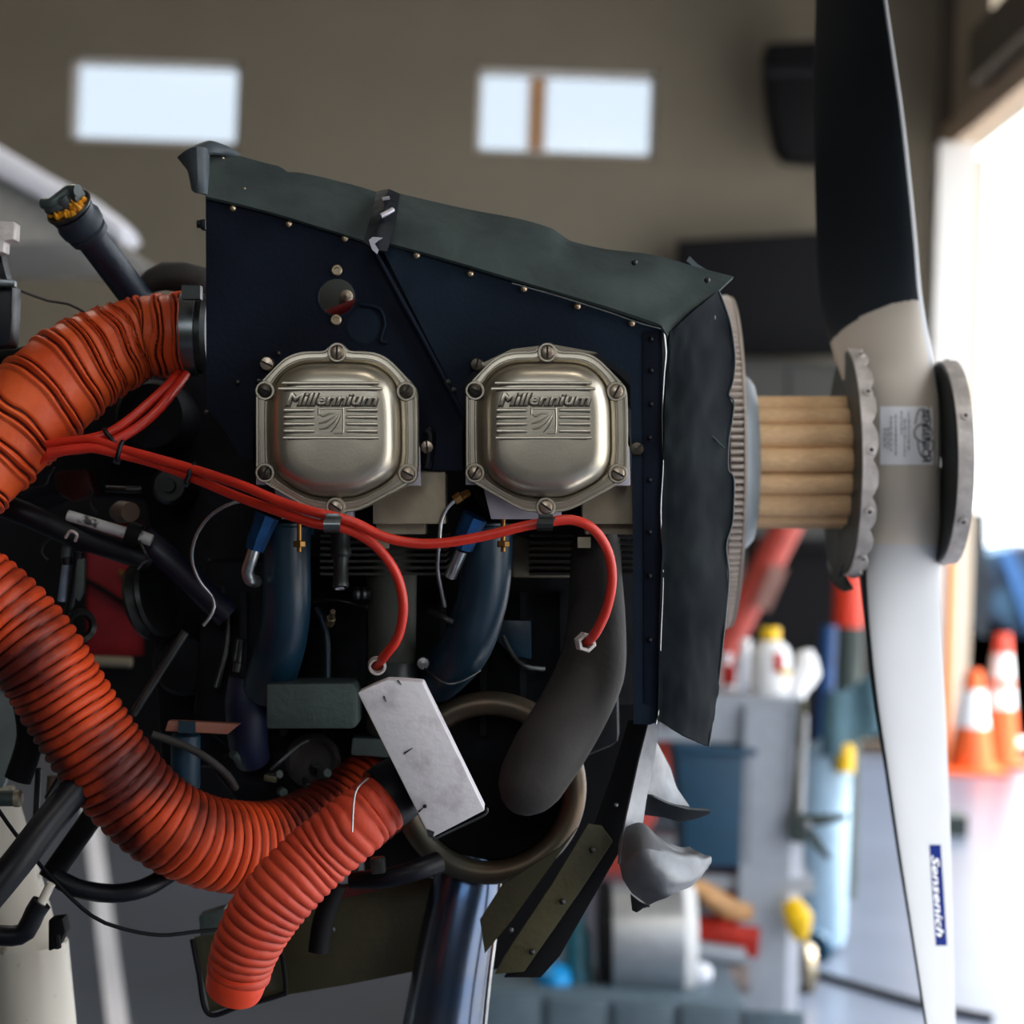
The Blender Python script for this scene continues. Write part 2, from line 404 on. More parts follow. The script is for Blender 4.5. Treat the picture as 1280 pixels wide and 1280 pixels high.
# white painted line on the floor
a = P(96, 960, 0.1)
def onfloor(px, py):
    dv = P(px, py, 1) - CAM; return CAM + dv * (CAM.z / -dv.z)
q = [onfloor(*p) for p in ((103, 1010), (122, 1010), (160, 1280), (134, 1280))]
c0 = q[3] + (q[0] - q[3]) * -.5; c1 = q[2] + (q[1] - q[2]) * -.5
ff = q[0] + (q[0] - q[3]) * .5; fg = q[1] + (q[1] - q[2]) * .5
up = Vector((0, 0, .002))
mb = MB(); mb.add([c0, c1, fg, ff, c0 + up, c1 + up, fg + up, ff + up], [(0, 3, 2, 1), (4, 5, 6, 7), (0, 1, 5, 4), (1, 2, 6, 5), (2, 3, 7, 6), (3, 0, 4, 7)])
one('floor_line', mb, M['line'], 'white painted stripe on the grey floor below the black mount tubes', 'floor marking', smooth=False)

exec_parts = []
# ================================================================== ENGINE: ROCKER COVERS
D0 = 1.52
CXc, CYc = 421.5, 538.5
def ray_outline(poly, n, c):
    out = []
    for k in range(n):
        a = 2 * math.pi * k / n; dx, dy = math.cos(a), math.sin(a); best = 0
        for (x1, y1), (x2, y2) in zip(poly, poly[1:] + poly[:1]):
            x1 -= c[0]; x2 -= c[0]; y1 -= c[1]; y2 -= c[1]
            ex, ey = x2 - x1, y2 - y1; den = dx * ey - dy * ex
            if abs(den) < 1e-9: continue
            t = (x1 * ey - y1 * ex) / den; u = (x1 * dy - y1 * dx) / den
            if t > 0 and -1e-6 <= u <= 1 + 1e-6: best = max(best, t)
        out.append((dx * best, dy * best))
    return out
fl_pts = [(374, 440), (390, 439), (406, 439), (411, 433), (417, 430), (426, 430), (432, 433), (437, 439), (455, 439), (472, 441), (486, 448), (500, 462), (517, 480), (522, 488), (523, 520), (523, 560), (523, 592), (519, 600), (500, 612), (480, 622), (455, 636), (440, 640), (432, 640), (428, 645), (414, 645), (409, 640), (400, 640), (385, 636), (362, 622), (340, 610), (324, 600), (320, 592), (320, 560), (320, 520), (320, 487), (325, 478), (343, 460), (356, 447)]
dm_pts = [(378, 455), (400, 454), (440, 454), (466, 456), (484, 467), (495, 482), (500, 505), (501, 540), (501, 575), (492, 596), (470, 610), (448, 620), (430, 622), (405, 622), (384, 618), (365, 608), (349, 596), (341, 578), (340, 540), (340, 505), (344, 482), (356, 465)]
NN = 176
FO = ray_outline(smooth2(fl_pts, 1), NN, (CXc, CYc)); DO = ray_outline(smooth2(dm_pts, 2), NN, (CXc, CYc))
SCREWS = [(422, 441, 90), (508, 489.5, 62), (510, 592, -28), (420, 633.5, -35), (332, 591, 60), (332, 488.5, -25)]
def rocker_cover(label, ox, dark):
    def pt(x, y, z): return P(640, 640, D0) + AX_R * PX(x + ox + CXc - 640, D0) - AX_U * PX(y + CYc - 640, D0) - AX_F * z
    root = base('rocker_cover')
    mb = MB(); rings = []
    for (t, z) in ((0.0, -.012), (0.0, 0.0015), (.05, .003), (.16, .003), (.2, .0018), (.25, .0018), (.29, .0032), (.55, .0034), (.6, .0022), (.66, .0022), (.7, .003), (.88, .002), (.97, -.0008)):
        rings.append([pt(a[0] * (1 - t) + b[0] * t, a[1] * (1 - t) + b[1] * t, z) for a, b in zip(FO, DO)])
    Hh = .022
    for (s, z) in ((.995, 0), (.99, .12), (.975, .35), (.95, .56), (.915, .73), (.87, .86), (.81, .945), (.72, .99), (.6, 1.01), (.45, 1.02), (.3, 1.03), (.15, 1.035)):
        rings.append([pt(b[0] * s, b[1] * s, z * Hh) for b in DO])
    vs = [v for r in rings for v in r]; fs = []
    for j in range(len(rings) - 1):
        for k in range(NN): fs.append((j * NN + k, j * NN + (k + 1) % NN, (j + 1) * NN + (k + 1) % NN, (j + 1) * NN + k))
    m_ = len(vs); vs.append(pt(0, 0, 1.037 * Hh))
    for k in range(NN): fs.append(((len(rings) - 1) * NN + k, (len(rings) - 1) * NN + (k + 1) % NN, m_))
    mb.add(vs, fs); mb.build('cover_shell', M['cover'], root, angle=50)
    # screw bosses and screws
    for i, (x, y, ang) in enumerate(SCREWS):
        b = MB(); o = pt(x - CXc, y - CYc, 0)
        b.lathe(o, -AX_F, [(PX(12.6, D0), -.01), (PX(12.6, D0), .003), (PX(11.5, D0), .0042), (PX(9.6, D0), .0042), (PX(9.4, D0), .003), (0, .003)], 28)
        bo = b.build('screw_boss', M['cover'], root)
        s = MB(); R_ = PX(8.6, D0)
        s.lathe(o, -AX_F, [(R_, .002), (R_, .0052), (R_ * .85, .0064), (R_ * .5, .0070), (0, .0072)], 28)
        sc = s.build('screw', M['dscrew'] if i in dark else M['screw'], root)
        g = MB(); a = math.radians(ang); d1 = AX_R * math.cos(a) + AX_U * math.sin(a); d2 = d1.cross(AX_F)
        g.box(o - AX_F * .0068, (R_ * .92, .0007, .0006), (d1, d2, AX_F)); g.build('slot', M['slot'], sc, False)
    # raised stripes
    dz = 1.02 * Hh
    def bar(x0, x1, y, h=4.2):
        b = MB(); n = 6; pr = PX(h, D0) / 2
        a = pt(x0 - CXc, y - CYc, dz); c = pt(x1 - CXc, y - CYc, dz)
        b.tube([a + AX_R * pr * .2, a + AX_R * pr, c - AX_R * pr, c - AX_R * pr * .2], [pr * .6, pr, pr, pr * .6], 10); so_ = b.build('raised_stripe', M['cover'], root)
        g = MB(); dn = AX_F * pr * .75 - AX_U * pr * .35; g.tube([a + dn, c + dn], pr * 1.15, 10); g.build('stripe_shade', M['relief_shade'], so_)  # dark strip set slightly below each stripe, standing for its shadow
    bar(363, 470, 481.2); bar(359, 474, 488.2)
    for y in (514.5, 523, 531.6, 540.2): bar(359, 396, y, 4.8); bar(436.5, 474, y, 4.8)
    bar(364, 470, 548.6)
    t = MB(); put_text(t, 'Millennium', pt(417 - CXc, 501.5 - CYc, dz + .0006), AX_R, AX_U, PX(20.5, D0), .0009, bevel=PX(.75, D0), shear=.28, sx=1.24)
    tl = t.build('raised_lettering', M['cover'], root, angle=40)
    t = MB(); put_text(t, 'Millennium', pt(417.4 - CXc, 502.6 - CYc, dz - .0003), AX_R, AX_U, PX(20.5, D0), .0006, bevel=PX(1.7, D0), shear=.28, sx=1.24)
    t.build('letter_shade', M['relief_shade'], tl, angle=40)  # dark, wider letters offset downward paint the lettering's shadow
    # emblem: square plate cut by sweeping wing feathers
    e = MB()
    def arc(pts, w_):
        b = [pt(x - CXc, y - CYc, dz) for x, y in pts]; e.tube(b, [PX(v, D0) for v in w_], 8)
    outline = [(403, 513), (430, 513), (432, 516), (432, 541), (430, 543)]
    arc([(402, 521), (402, 514), (405, 512.5), (429, 512.5), (432, 515), (432, 540), (429, 543), (421, 543)], [1.4] * 8)
    arc([(402, 519), (408, 522), (416, 519), (424, 519)], [1.2, 1.8, 1.5, .5])
    arc([(402, 531), (411, 529), (420, 524), (426, 519)], [1.3, 1.8, 1.6, .5])
    arc([(403, 538), (413, 536), (422, 529), (428, 520)], [1.3, 1.9, 1.8, .6])
    arc([(417, 542), (424, 534), (428, 526), (430, 519)], [1.2, 1.6, 1.3, .5])
    e.build('raised_emblem', M['cover'], root)
    return fin(root, label, 'rocker cover')
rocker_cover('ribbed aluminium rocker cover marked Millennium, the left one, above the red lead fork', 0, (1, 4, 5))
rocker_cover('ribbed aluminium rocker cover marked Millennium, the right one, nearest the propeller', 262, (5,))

# gasket plates and cylinder heads behind the covers
def head(ox, label):
    root = base('cylinder_head')
    f = MB(); f.slab([(x + ox, y, 1.545) for x, y in ((332, 500), (365, 462), (480, 462), (510, 492), (518, 604), (328, 602))], .05, bev=.0006); f.build('head_casting', M['dullal'], root, angle=30)
    f = MB(); f.slab([(x + ox, y, 1.537) for x, y in ((322, 500), (340, 490), (500, 500), (525, 560), (526, 607), (500, 607), (320, 606), (320, 590))], .006, bev=.0005); f.build('gasket_plate', M['lav'], root)
    f = MB(); f.slab([(x + ox, y, 1.548) for x, y in ((340, 600), (440, 600), (440, 649), (352, 649))], .03, bev=.0005); f.build('cover_plate', M['lav'], root)
    f = MB(); f.slab([(x + ox, y, 1.56) for x, y in ((466, 585), (557, 590), (557, 655), (466, 655))], .05, bev=.001); f.build('exhaust_flange', M['dullal'], root)
    f = MB(); f.slab([(x + ox, y, 1.575) for x, y in ((470, 652), (532, 652), (532, 668), (470, 668))], .03, bev=.001); f.build('exhaust_gasket', M['dullal'], root)
    for k in range(7):
        f = MB(); f.slab([(x + ox, 668 + k * 8 + dy, 1.62) for x, dy in ((400, 0), (557, 0), (557, 3.2), (400, 3.2))], .12); f.build('cooling_fin', M['exh'], root, False)
    f = MB(); f.cyl(P(435 + ox, 560, 1.60), P(435 + ox, 560, 1.90), .062, 40)
    for k in range(12): f.lathe(P(435 + ox, 560, 1.62 + k * .022), AX_F, [(.06, 0), (.073, .002), (.073, .004), (.06, .006)], 40)
    f.build('finned_barrel', M['deep'], root)
    return fin(root, label, 'cylinder head')
head(0, 'aluminium cylinder head behind the left Millennium cover, above the forked exhaust port')
head(262, 'aluminium cylinder head behind the right Millennium cover, beside the front seal')

# ================================================================== ENGINE: BAFFLES
DB = 1.556
def rivets(root, pts, r, d, m, name='rivet', hexd=False):
    first = None
    for (x, y) in pts:
        b = MB(); R_ = PX(r, d)
        if hexd: b.lathe(P(x, y, d), -AX_F, [(R_, 0), (R_, .0015), (R_ * .8, .0022), (R_ * .55, .0022), (R_ * .5, .0006), (0, .0006)], 18)
        else: b.lathe(P(x, y, d), -AX_F, [(R_, 0), (R_ * .95, .0010), (R_ * .7, .0019), (R_ * .35, .0023), (0, .0024)], 16)
        b.build(name, m, root)
def slotted(root, x, y, r, d, ang, m=None):
    b = MB(); R_ = PX(r, d); o = P(x, y, d)
    b.lathe(o, -AX_F, [(R_ * 1.0, -.002), (R_, .004), (R_ * .85, .0052), (0, .0058)], 24); s = b.build('screw', m or M['screw'], root)
    a = math.radians(ang); d1 = AX_R * math.cos(a) + AX_U * math.sin(a)
    g = MB(); g.box(o - AX_F * .0055, (R_ * .9, .0006, .0006), (d1, d1.cross(AX_F), AX_F)); g.build('slot', M['slot'], s, False)

root = base('engine_baffle')
# left panel, with the round inspection hole cut through it
def panel_with_hole(outline, hc, hr, d, th, n=28):
    bm = bmesh.new()
    o = [bm.verts.new(P(x, y, d)) for x, y in outline]
    h = [bm.verts.new(P(hc[0] + hr * math.cos(2 * math.pi * k / n), hc[1] + hr * math.sin(2 * math.pi * k / n), d)) for k in range(n)]
    es = [bm.edges.new((o[i], o[(i + 1) % len(o)])) for i in range(len(o))] + [bm.edges.new((h[i], h[(i + 1) % n])) for i in range(n)]
    r = bmesh.ops.triangle_fill(bm, edges=es, use_beauty=True)
    ext = bmesh.ops.extrude_face_region(bm, geom=bm.faces[:])
    for g in ext['geom']:
        if isinstance(g, bmesh.types.BMVert): g.co += AX_F * th
    bm.verts.index_update(); mb = MB(); mb.add([v.co.copy() for v in bm.verts], [tuple(v.index for v in f.verts) for f in bm.faces]); bm.free(); return mb
lp = [(257, 232), (474, 292), (488, 330), (530, 410), (578, 505), (578, 588), (527, 588), (510, 470), (420, 435), (335, 468), (316, 488), (316, 574), (300, 570), (285, 545), (258, 508)]
panel_with_hole(lp, (421, 371), 23, DB, .0016).build('panel', M['navy'], root, False)
b = MB(); b.lathe(P(421, 371, DB), AX_F, [(PX(23, DB), -.0006), (PX(25, DB), -.0006), (PX(25, DB), .003), (PX(23, DB), .003)], 32); b.build('hole_rim', M['navy2'], root)
b = MB(); b.lathe(P(455, 408, DB), -AX_F, [(0, .0008), (PX(21, DB), .0008), (PX(21.2, DB), .0004), (PX(23, DB), .0004), (PX(23.2, DB), 0)], 32); b.build('embossed_disc', M['navy2'], root)
b = MB(); b.tube([P(x, y, DB - .002) for x, y in ((450, 380), (474, 386), (481, 405), (476, 425), (484, 428))], PX(2.2, DB), 8); b.build('embossed_bead', M['navy2'], root)
def wob(u, v): return .0015 * noise.noise(Vector((u * 5, v * 2, 1.3)))
b = MB(); b.sheet([[(258, 190, 1.585), (300, 196, 1.585), (350, 207, 1.585), (360, 214, 1.583), (372, 214, 1.585), (420, 226, 1.585), (478, 241, 1.585)],
                   [(257, 220, 1.56), (360, 243, 1.56), (470, 274, 1.56)], [(257, 245, 1.550), (340, 265, 1.550), (400, 284, 1.550), (466, 303, 1.550)]], .003, 30, 10, fn=wob)
b.build('seal_strip', M['seal'], root)
b = MB(); b.sheet([[(262, 190, 1.575), (262, 215, 1.565), (260, 246, 1.552)], [(245, 186, 1.56), (247, 215, 1.555), (252, 243, 1.552)], [(222, 197, 1.568), (236, 214, 1.562), (240, 236, 1.56)]], .002, 12, 10, fn=lambda u, v: .004 * math.sin(v * 3))
b.sheet([[(224, 198, 1.57), (240, 182, 1.575), (262, 175, 1.58), (285, 183, 1.585), (300, 194, 1.59)], [(240, 205, 1.56), (252, 195, 1.565), (265, 190, 1.57), (282, 193, 1.58), (296, 197, 1.585)]], .002, 14, 6, fn=lambda u, v: .003 * math.sin(v * 3.1))
b.build('curled_corner_flap', M['flap'], root)['label'] = 'curled blue grey corner flap'
b = MB(); b.slab([(250, 274, 1.56), (257, 273, 1.56), (257, 287, 1.56), (250, 286, 1.56)], .01, bev=.001); b.cyl(P(252, 280, 1.565), P(246, 280, 1.565), .003, 10); b.build('edge_bolt', M['black'], root)
rivets(root, [(291, 260), (361, 280), (431, 298)], 4.6, DB - .001, M['rivet'])
rivets(root, [(306, 236), (279, 198)], 1.6, 1.546, M['rivet'])
rivets(root, [(421, 338), (420, 400)], 7, DB - .0005, M['fast'], 'fastener', True)
rivets(root, [(348, 442), (297, 478), (258, 515), (323, 476)], 3.5, DB - .0005, M['dsteel'], 'small_bolt')
slotted(root, 334, 455, 9, DB - .001, -25); slotted(root, 534, 559, 8.5, DB - .001, -85)
b = MB(); b.tube([P(x, y, DB - .001) for x, y in ((533, 537), (538, 545), (535, 575), (533, 585))], PX(7, DB), 10); b.build('screw_pad', M['black'], root)
fin(root, 'navy side baffle panel with a round hole and a curled corner flap', 'baffle')

root = base('engine_baffle')
DC = 1.549
rp = [(470, 296), (505, 304), (600, 331), (700, 361), (826, 398), (828, 412), (829, 900), (812, 906), (792, 905), (791, 640), (788, 470), (745, 440), (690, 430), (640, 436), (600, 455), (578, 480), (578, 510)]
b = MB(); b.slab([(x, y, DC) for x, y in rp], .0016); b.build('panel', M['navy2'], root, False)
b = MB(); b.tube([P(*p, DC - .001) for p in ((470, 318), (500, 372), (540, 445), (579, 520))], PX(3.2, DC), 8); b.build('seam_fold', M['navy'], root)
# doubler strip with rivets at the right edge
b = MB(); b.slab([(803, 416, DC - .001), (812, 414, DC - .001), (826, 416, DC - .001), (826, 560, DC - .001), (824, 880, DC - .001), (805, 880, DC - .001), (804, 560, DC - .001)], .002, bev=.0005); b.build('doubler_strip', M['navy'], root)
b = MB(); b.tube([P(x, y, DC - .003) for x, y in ((829, 410), (832, 440), (830, 470), (828, 520), (829, 580), (826, 640), (829, 720), (826, 800), (824, 880), (820, 905))], [PX(r, DC) for r in (2, 2.2, 1.4, .9, .8, 1.2, .7, 1, .7, 1.4)], 8); b.build('bare_edge', M['silver'], root)['label'] = 'bare metal edge bright against the dark panel'
def wob2(u, v): return .003 * noise.noise(Vector((u * 4, v * 1.5, 4.3))) + .002 * math.exp(-((u - .42) / .12) ** 2 - ((v - .3) / .3) ** 2)
b = MB(); b.sheet([[(492, 241, 1.59), (560, 256, 1.59), (620, 270, 1.59), (665, 281, 1.59), (690, 287, 1.592), (712, 300, 1.598), (760, 311, 1.598), (830, 322, 1.60), (917, 346, 1.61)],
                   [(487, 274, 1.558), (600, 302, 1.555), (720, 338, 1.555), (800, 360, 1.56), (884, 376, 1.575)],
                   [(480, 302, 1.545), (560, 325, 1.543), (640, 347, 1.542), (720, 371, 1.542), (800, 396, 1.542), (826, 405, 1.541), (834, 420, 1.545)]], .003, 48, 14, fn=wob2)
b.build('seal_strip', M['seal'], root)
b = MB(); b.sheet([[(862, 320, 1.62), (872, 330, 1.615), (885, 338, 1.61)], [(858, 326, 1.615), (868, 334, 1.61), (880, 342, 1.606)]], .002, 4, 3); b.build('seal_tab', M['flap'], root)
b = MB(); b.tube([P(x, y, 1.5385) for x, y in ((640, 354), (700, 371), (760, 390), (800, 404), (826, 411))], PX(.9, DC), 6); b.build('seal_edge', M['silver'], root)
rivets(root, [(521, 319), (588, 342), (655, 361), (722, 383), (790, 404)], 4.6, DC - .001, M['rivet'])
rivets(root, [(814, 424), (814, 463), (814, 505), (812, 547), (812, 600), (812, 665), (812, 720), (812, 800)], 3.6, DC - .0015, M['black'])
rivets(root, [(793, 328), (884, 350)], 4, 1.566, M['dsteel'])
rivets(root, [(566, 488), (559, 478)], 5, DC - .001, M['dsteel'], 'small_bolt')
slotted(root, 596, 456, 8.5, DC - .001, 75, M['dscrew']); slotted(root, 796, 561, 8.8, DC - .001, 40, M['dscrew'])
fin(root, 'navy side baffle panel around the right cover with long grey green seal', 'baffle')

root = base('seal_bracket')
b = MB(); b.sheet([[(471, 239, 1.574), (486, 236, 1.571), (500, 242, 1.574)], [(462, 275, 1.541), (478, 277, 1.538), (494, 280, 1.541)], [(454, 302, 1.530), (468, 312, 1.528), (484, 314, 1.531)]], .002, 8, 12); b.build('strap', mat('strap_grey', (24, 28, 34), .5, spec=.2, var=.3, scale=60, bump=.4, bscale=120), root)
b = MB()
for pts, r in ((((476, 270, 1.535), (484, 266, 1.537), (491, 262, 1.541)), 3.2), (((478, 249, 1.558), (487, 247, 1.558)), 2.4)):
    b.tube([P(*p) for p in pts], PX(r, 1.54), 8)
b.slab([(461, 300, 1.525), (466, 296, 1.525), (478, 297, 1.525), (472, 301, 1.525), (468, 304, 1.525), (473, 312, 1.525), (471, 317, 1.525), (465, 312, 1.525)], .003)
b.build('chipped_paint', M['lav'], root)['label'] = 'pale chipped paint'
fin(root, 'dark folded strap with chipped paint bridging the two top seals', 'bracket')

# front seal (vertical leather like sheet)
root = base('front_seal')
def fw(u, v): return .003 * noise.noise(Vector((u * 6, v * 2, 9))) + .0015 * noise.noise(Vector((u * 20, v * 8, 2)))
L_ = [(838, 415), (834, 470), (829, 520), (829, 600), (827, 700), (824, 800), (822, 900)]
R_ = [(898, 362), (908, 388), (914, 410), (918, 440), (918, 462), (915, 480), (911, 494), (917, 502), (915, 525), (911, 550), (910, 585), (917, 598), (917, 630), (915, 655), (908, 682), (911, 720), (908, 760), (904, 800), (897, 860), (886, 933)]
mid = [(868, 388), (870, 470), (868, 560), (870, 640), (868, 740), (864, 830), (856, 920)]
b = MB(); b.sheet([[(x, y, 1.545) for x, y in L_], [(x, y, 1.556) for x, y in mid], [(x, y, 1.59) for x, y in R_]], .003, 70, 16, fn=fw); b.build('seal_sheet', M['fseal'], root)
b = MB(); b.tube([P(x, y, 1.589) for x, y in R_], PX(1.2, 1.59), 6); b.build('bare_edge', M['flap'], root)
rivets(root, [(890, 397)], 5, 1.578, M['dsteel'])
for pts in (((880, 705), (873, 720), (878, 738), (886, 730), (886, 712)), ((876, 530), (890, 545), (905, 560)), ((845, 460), (850, 435)), ((852, 440), (862, 415))):
    b = MB(); b.tube([P(x, y, 1.556 + (x - 850) * .0004) for x, y in pts], PX(1.2, 1.56), 6); b.build('crease', M['seal'], root)
fin(root, 'dark leathery vertical front seal in front of the toothed ring', 'seal')

# lower front baffle
root = base('lower_baffle')
b = MB(); b.slab([(x, y, 1.60) for x, y in ((792, 900), (822, 900), (812, 950), (792, 1010), (776, 1062), (740, 1125), (700, 1195), (676, 1222), (630, 1222), (690, 1130), (740, 1040), (768, 960), (786, 900))], .003, bev=.0005); b.build('panel', M['mblack'], root)
b = MB(); b.slab([(x, y, 1.592) for x, y in ((735, 1030), (752, 1032), (766, 1052), (728, 1110), (690, 1165), (655, 1215), (618, 1218), (640, 1180), (690, 1105))], .004, bev=.0008); b.build('olive_rib', M['olive'], root)['label'] = 'olive primed rib'
b = MB(); b.slab([(x, y, 1.64) for x, y in ((628, 1106), (700, 1060), (722, 1035), (640, 1150), (606, 1192), (600, 1150))], .004); b.build('inner_gusset', M['olive'], root, False)
b = MB(); b.slab([(x, y, 1.80) for x, y in ((690, 880), (815, 880), (790, 1000), (765, 1050), (700, 1160), (650, 1210), (612, 1212), (600, 1100), (500, 1040), (505, 900))], .01); b.build('backing_panel', M['mblack'], root, False)
b = MB(); b.slab([(x, y, 1.83) for x, y in ((455, 1000), (560, 1000), (620, 1110), (540, 1096), (455, 1090))], .01); b.build('backing_panel', M['mblack'], root, False)
rivets(root, [(795, 884), (770, 1006)], 3, 1.598, M['silver']); rivets(root, [(740, 1062), (703, 1127), (665, 1190), (638, 1163)], 4, 1.59, M['dsteel'])
fin(root, 'black lower baffle with olive rib slanting down to the left of the torn scoop', 'baffle')

# what shows through the inspection hole
root = base('baffle_bracket')
b = MB(); b.slab([(392, 340, 1.66), (452, 340, 1.66), (452, 402, 1.66), (392, 402, 1.66)], .004, bev=.0008); b.build('plate', mat('bracket_grey', (96, 102, 98), .6, var=.1), root)
b = MB(); b.lathe(P(433, 370, 1.655), -AX_F, [(PX(8, 1.65), -.002), (PX(7, 1.65), .003), (0, .005)], 20); b.build('pale_button', mat('button_tan', (196, 180, 160), .5), root)
b = MB(); b.tube([P(405, 396, 1.645), P(425, 388, 1.645), P(450, 378, 1.645)], PX(7, 1.645), 12); b.build('red_cord', mat('cord_red', (120, 10, 22), .5), root)
fin(root, 'grey bracket with pale button and red cord seen through the round baffle hole', 'bracket')

# torn aluminium scoop
root = base('air_scoop')
b = MB(); b.sheet([[(811, 903, 1.585), (799, 950, 1.585), (788, 1000, 1.583), (779, 1040, 1.58), (773, 1080, 1.575)], [(825, 903, 1.59), (818, 950, 1.595), (808, 1000, 1.595), (803, 1035, 1.59), (800, 1070, 1.583)]], .0015, 24, 6); b.build('edge_lip', M['scoop'], root)
b = MB(); b.sheet([[(776, 1042, 1.585), (773, 1075, 1.578), (777, 1098, 1.575), (790, 1117, 1.575), (810, 1132, 1.578)], [(800, 1028, 1.58), (805, 1060, 1.555), (815, 1090, 1.555), (828, 1112, 1.56), (838, 1120, 1.565)], [(832, 1052, 1.585), (848, 1070, 1.57), (862, 1085, 1.57), (866, 1098, 1.57), (868, 1104, 1.575)], [(862, 1058, 1.60), (876, 1066, 1.59), (889, 1070, 1.59), (889, 1078, 1.59), (885, 1086, 1.59)]], .0015, 20, 24, fn=lambda u, v: .003 * noise.noise(Vector((u * 3, v * 4, 3)))); b.build('bowl', M['scoop'], root)
b = MB(); b.sheet([[(798, 1000, 1.61), (812, 994, 1.61), (835, 1005, 1.615), (860, 1012, 1.62), (888, 1014, 1.625)], [(800, 1018, 1.63), (830, 1022, 1.64), (850, 1028, 1.65), (870, 1024, 1.65), (886, 1018, 1.64)]], .0015, 16, 5); b.build('torn_flap', M['dsteel'], root)
b = MB(); b.sheet([[(820, 925, 1.62), (816, 960, 1.625), (808, 1000, 1.625)], [(838, 960, 1.66), (846, 985, 1.66), (862, 1008, 1.65)]], .0015, 10, 6); b.build('inner_web', M['scoop'], root)
b = MB(); b.sheet([[(788, 1118, 1.585), (800, 1128, 1.585), (812, 1134, 1.585)], [(790, 1138, 1.59), (796, 1141, 1.59), (806, 1134, 1.59)]], .001, 6, 3); b.build('tab', M['dsteel'], root)
fin(root, 'torn scuffed aluminium scoop hanging below the front seal', 'scoop')

# ================================================================== RING GEAR, PROP SHAFT, PROPELLER
AXC = P(640, 578, 2.0)
def ax(x): return AXC + AX_R * x
root = base('ring_gear')
b = MB(); nT = 150; Rg = .156; x0, x1 = .1895, .2005
vs = []; fs = []
for k in range(nT * 4):
    a = 2 * math.pi * k / (nT * 4); r = Rg if k % 4 in (1, 2) else Rg - .005
    dirv = AX_U * math.cos(a) + AX_F * math.sin(a); vs += [ax(x0) + dirv * r, ax(x1) + dirv * r, ax(x0) + dirv * (Rg - .02), ax(x1) + dirv * (Rg - .02)]
N4 = nT * 4
for k in range(N4):
    j = (k + 1) % N4; fs += [(k * 4, j * 4, j * 4 + 1, k * 4 + 1), (k * 4, k * 4 + 2, j * 4 + 2, j * 4), (k * 4 + 1, j * 4 + 1, j * 4 + 3, k * 4 + 3)]
b.add(vs, fs); b.m = [(1 if (q // 3) % 4 == 3 and q % 3 == 0 else 0) for q in range(len(fs))]; b.build('toothed_rim', [M['gear'], mat('gear_gap_grease', (70, 54, 44), .6)], root, False)
b = MB(); b.lathe(ax(0), AX_R, [(.03, .195), (.138, .195), (.1405, .2015), (.154, .2015), (.1545, .204), (.137, .204), (.135, .199), (.03, .199)], 96); b.build('gear_web', M['gear'], root)
b = MB(); b.lathe(ax(0), AX_R, [(.03, .199), (.0905, .199), (.0915, .203), (.0905, .207), (.078, .2215), (.074, .2245), (.03, .2245)], 72); b.build('pulley', M['pulley'], root)['label'] = 'smooth grey pulley'
fin(root, 'toothed steel starter ring with smooth grey pulley behind the front seal', 'ring gear')

root = base('propeller_spacer')
b = MB(); b.cyl(ax(.222), ax(.314), .052, 40); b.build('core', M['tan'], root)
for k in range(15):
    a = 2 * math.pi * (k + .3) / 15; dv = (AX_U * math.cos(a) + AX_F * math.sin(a)) * .0515
    b = MB(); b.cyl(ax(.2245) + dv, ax(.313) + dv, .0112 + .0012 * math.sin(k * 2.3), 16); b.build('rod', M['tan'], root)
fin(root, 'tan spacer ringed by parallel rods between grey pulley and propeller', 'spacer')

# propeller
root = base('propeller')
rows = [  # py, left px, left depth, right px, right depth, thickness m
    (-70, 1020, 2.050, 1098, 1.940, .012), (0, 1020, 2.046, 1108, 1.946, .013), (80, 1018, 2.040, 1120, 1.950, .015), (150, 1018, 2.036, 1130, 1.956, .018),
    (230, 1019, 2.032, 1139, 1.962, .022), (300, 1021, 2.028, 1146, 1.966, .026), (360, 1024, 2.024, 1151, 1.972, .034), (400, 1030, 2.02, 1157, 1.98, .045),
    (450, 1045, 2.015, 1166, 1.985, .066), (500, 1060, 2.0, 1172, 2.0, .088), (560, 1066, 2.0, 1174, 2.0, .096), (620, 1070, 2.0, 1174, 2.0, .090),
    (680, 1076, 1.985, 1171, 2.015, .062), (730, 1079, 1.975, 1172, 2.025, .042), (790, 1084, 1.965, 1176, 2.033, .030), (870, 1093, 1.955, 1180, 2.042, .024),
    (960, 1107, 1.95, 1184, 2.050, .019), (1060, 1122, 1.945, 1188, 2.058, .016), (1160, 1138, 1.94, 1191, 2.064, .013), (1280, 1157, 1.935, 1194, 2.070, .011), (1360, 1170, 1.93, 1197, 2.075, .010)]
NS = 96; fine = []
for i in range(len(rows) - 1):
    p0, p1, p2, p3 = rows[max(i - 1, 0)], rows[i], rows[i + 1], rows[min(i + 2, len(rows) - 1)]
    NJ = 24 if 280 < rows[i][0] < 460 else 6
    for j in range(NJ):
        t = j / NJ; fine.append([cr(a_, b_, c_, d_, t) for a_, b_, c_, d_ in zip(p0, p1, p2, p3)])
fine.append(list(rows[-1]))
def section(row):
    py, lx, ld, rx, rd, th = row; A = P(lx, py, ld); B = P(rx, py, rd); ch = B - A; n = ch.cross(AX_U).normalized()
    if n.dot(AX_F) > 0: n = -n
    hub = max(0, min(1, (th - .03) / .05)); out = []
    for k in range(NS):
        a = 2 * math.pi * k / NS; u = .5 - .5 * math.cos(a); s = math.sin(a)
        sh = abs(s) ** (1.0 - .15 * hub) * (1 if s >= 0 else -1) * (1 - .25 * (u if py > 580 else 1 - u) * (1 - hub))
        out.append(A + ch * u + n * (sh * th * .5))
    return out
secs = [section(r) for r in fine]
vs = [v for s in secs for v in s]; mb = MB()
fw_, fb_, fh_ = [], [], []
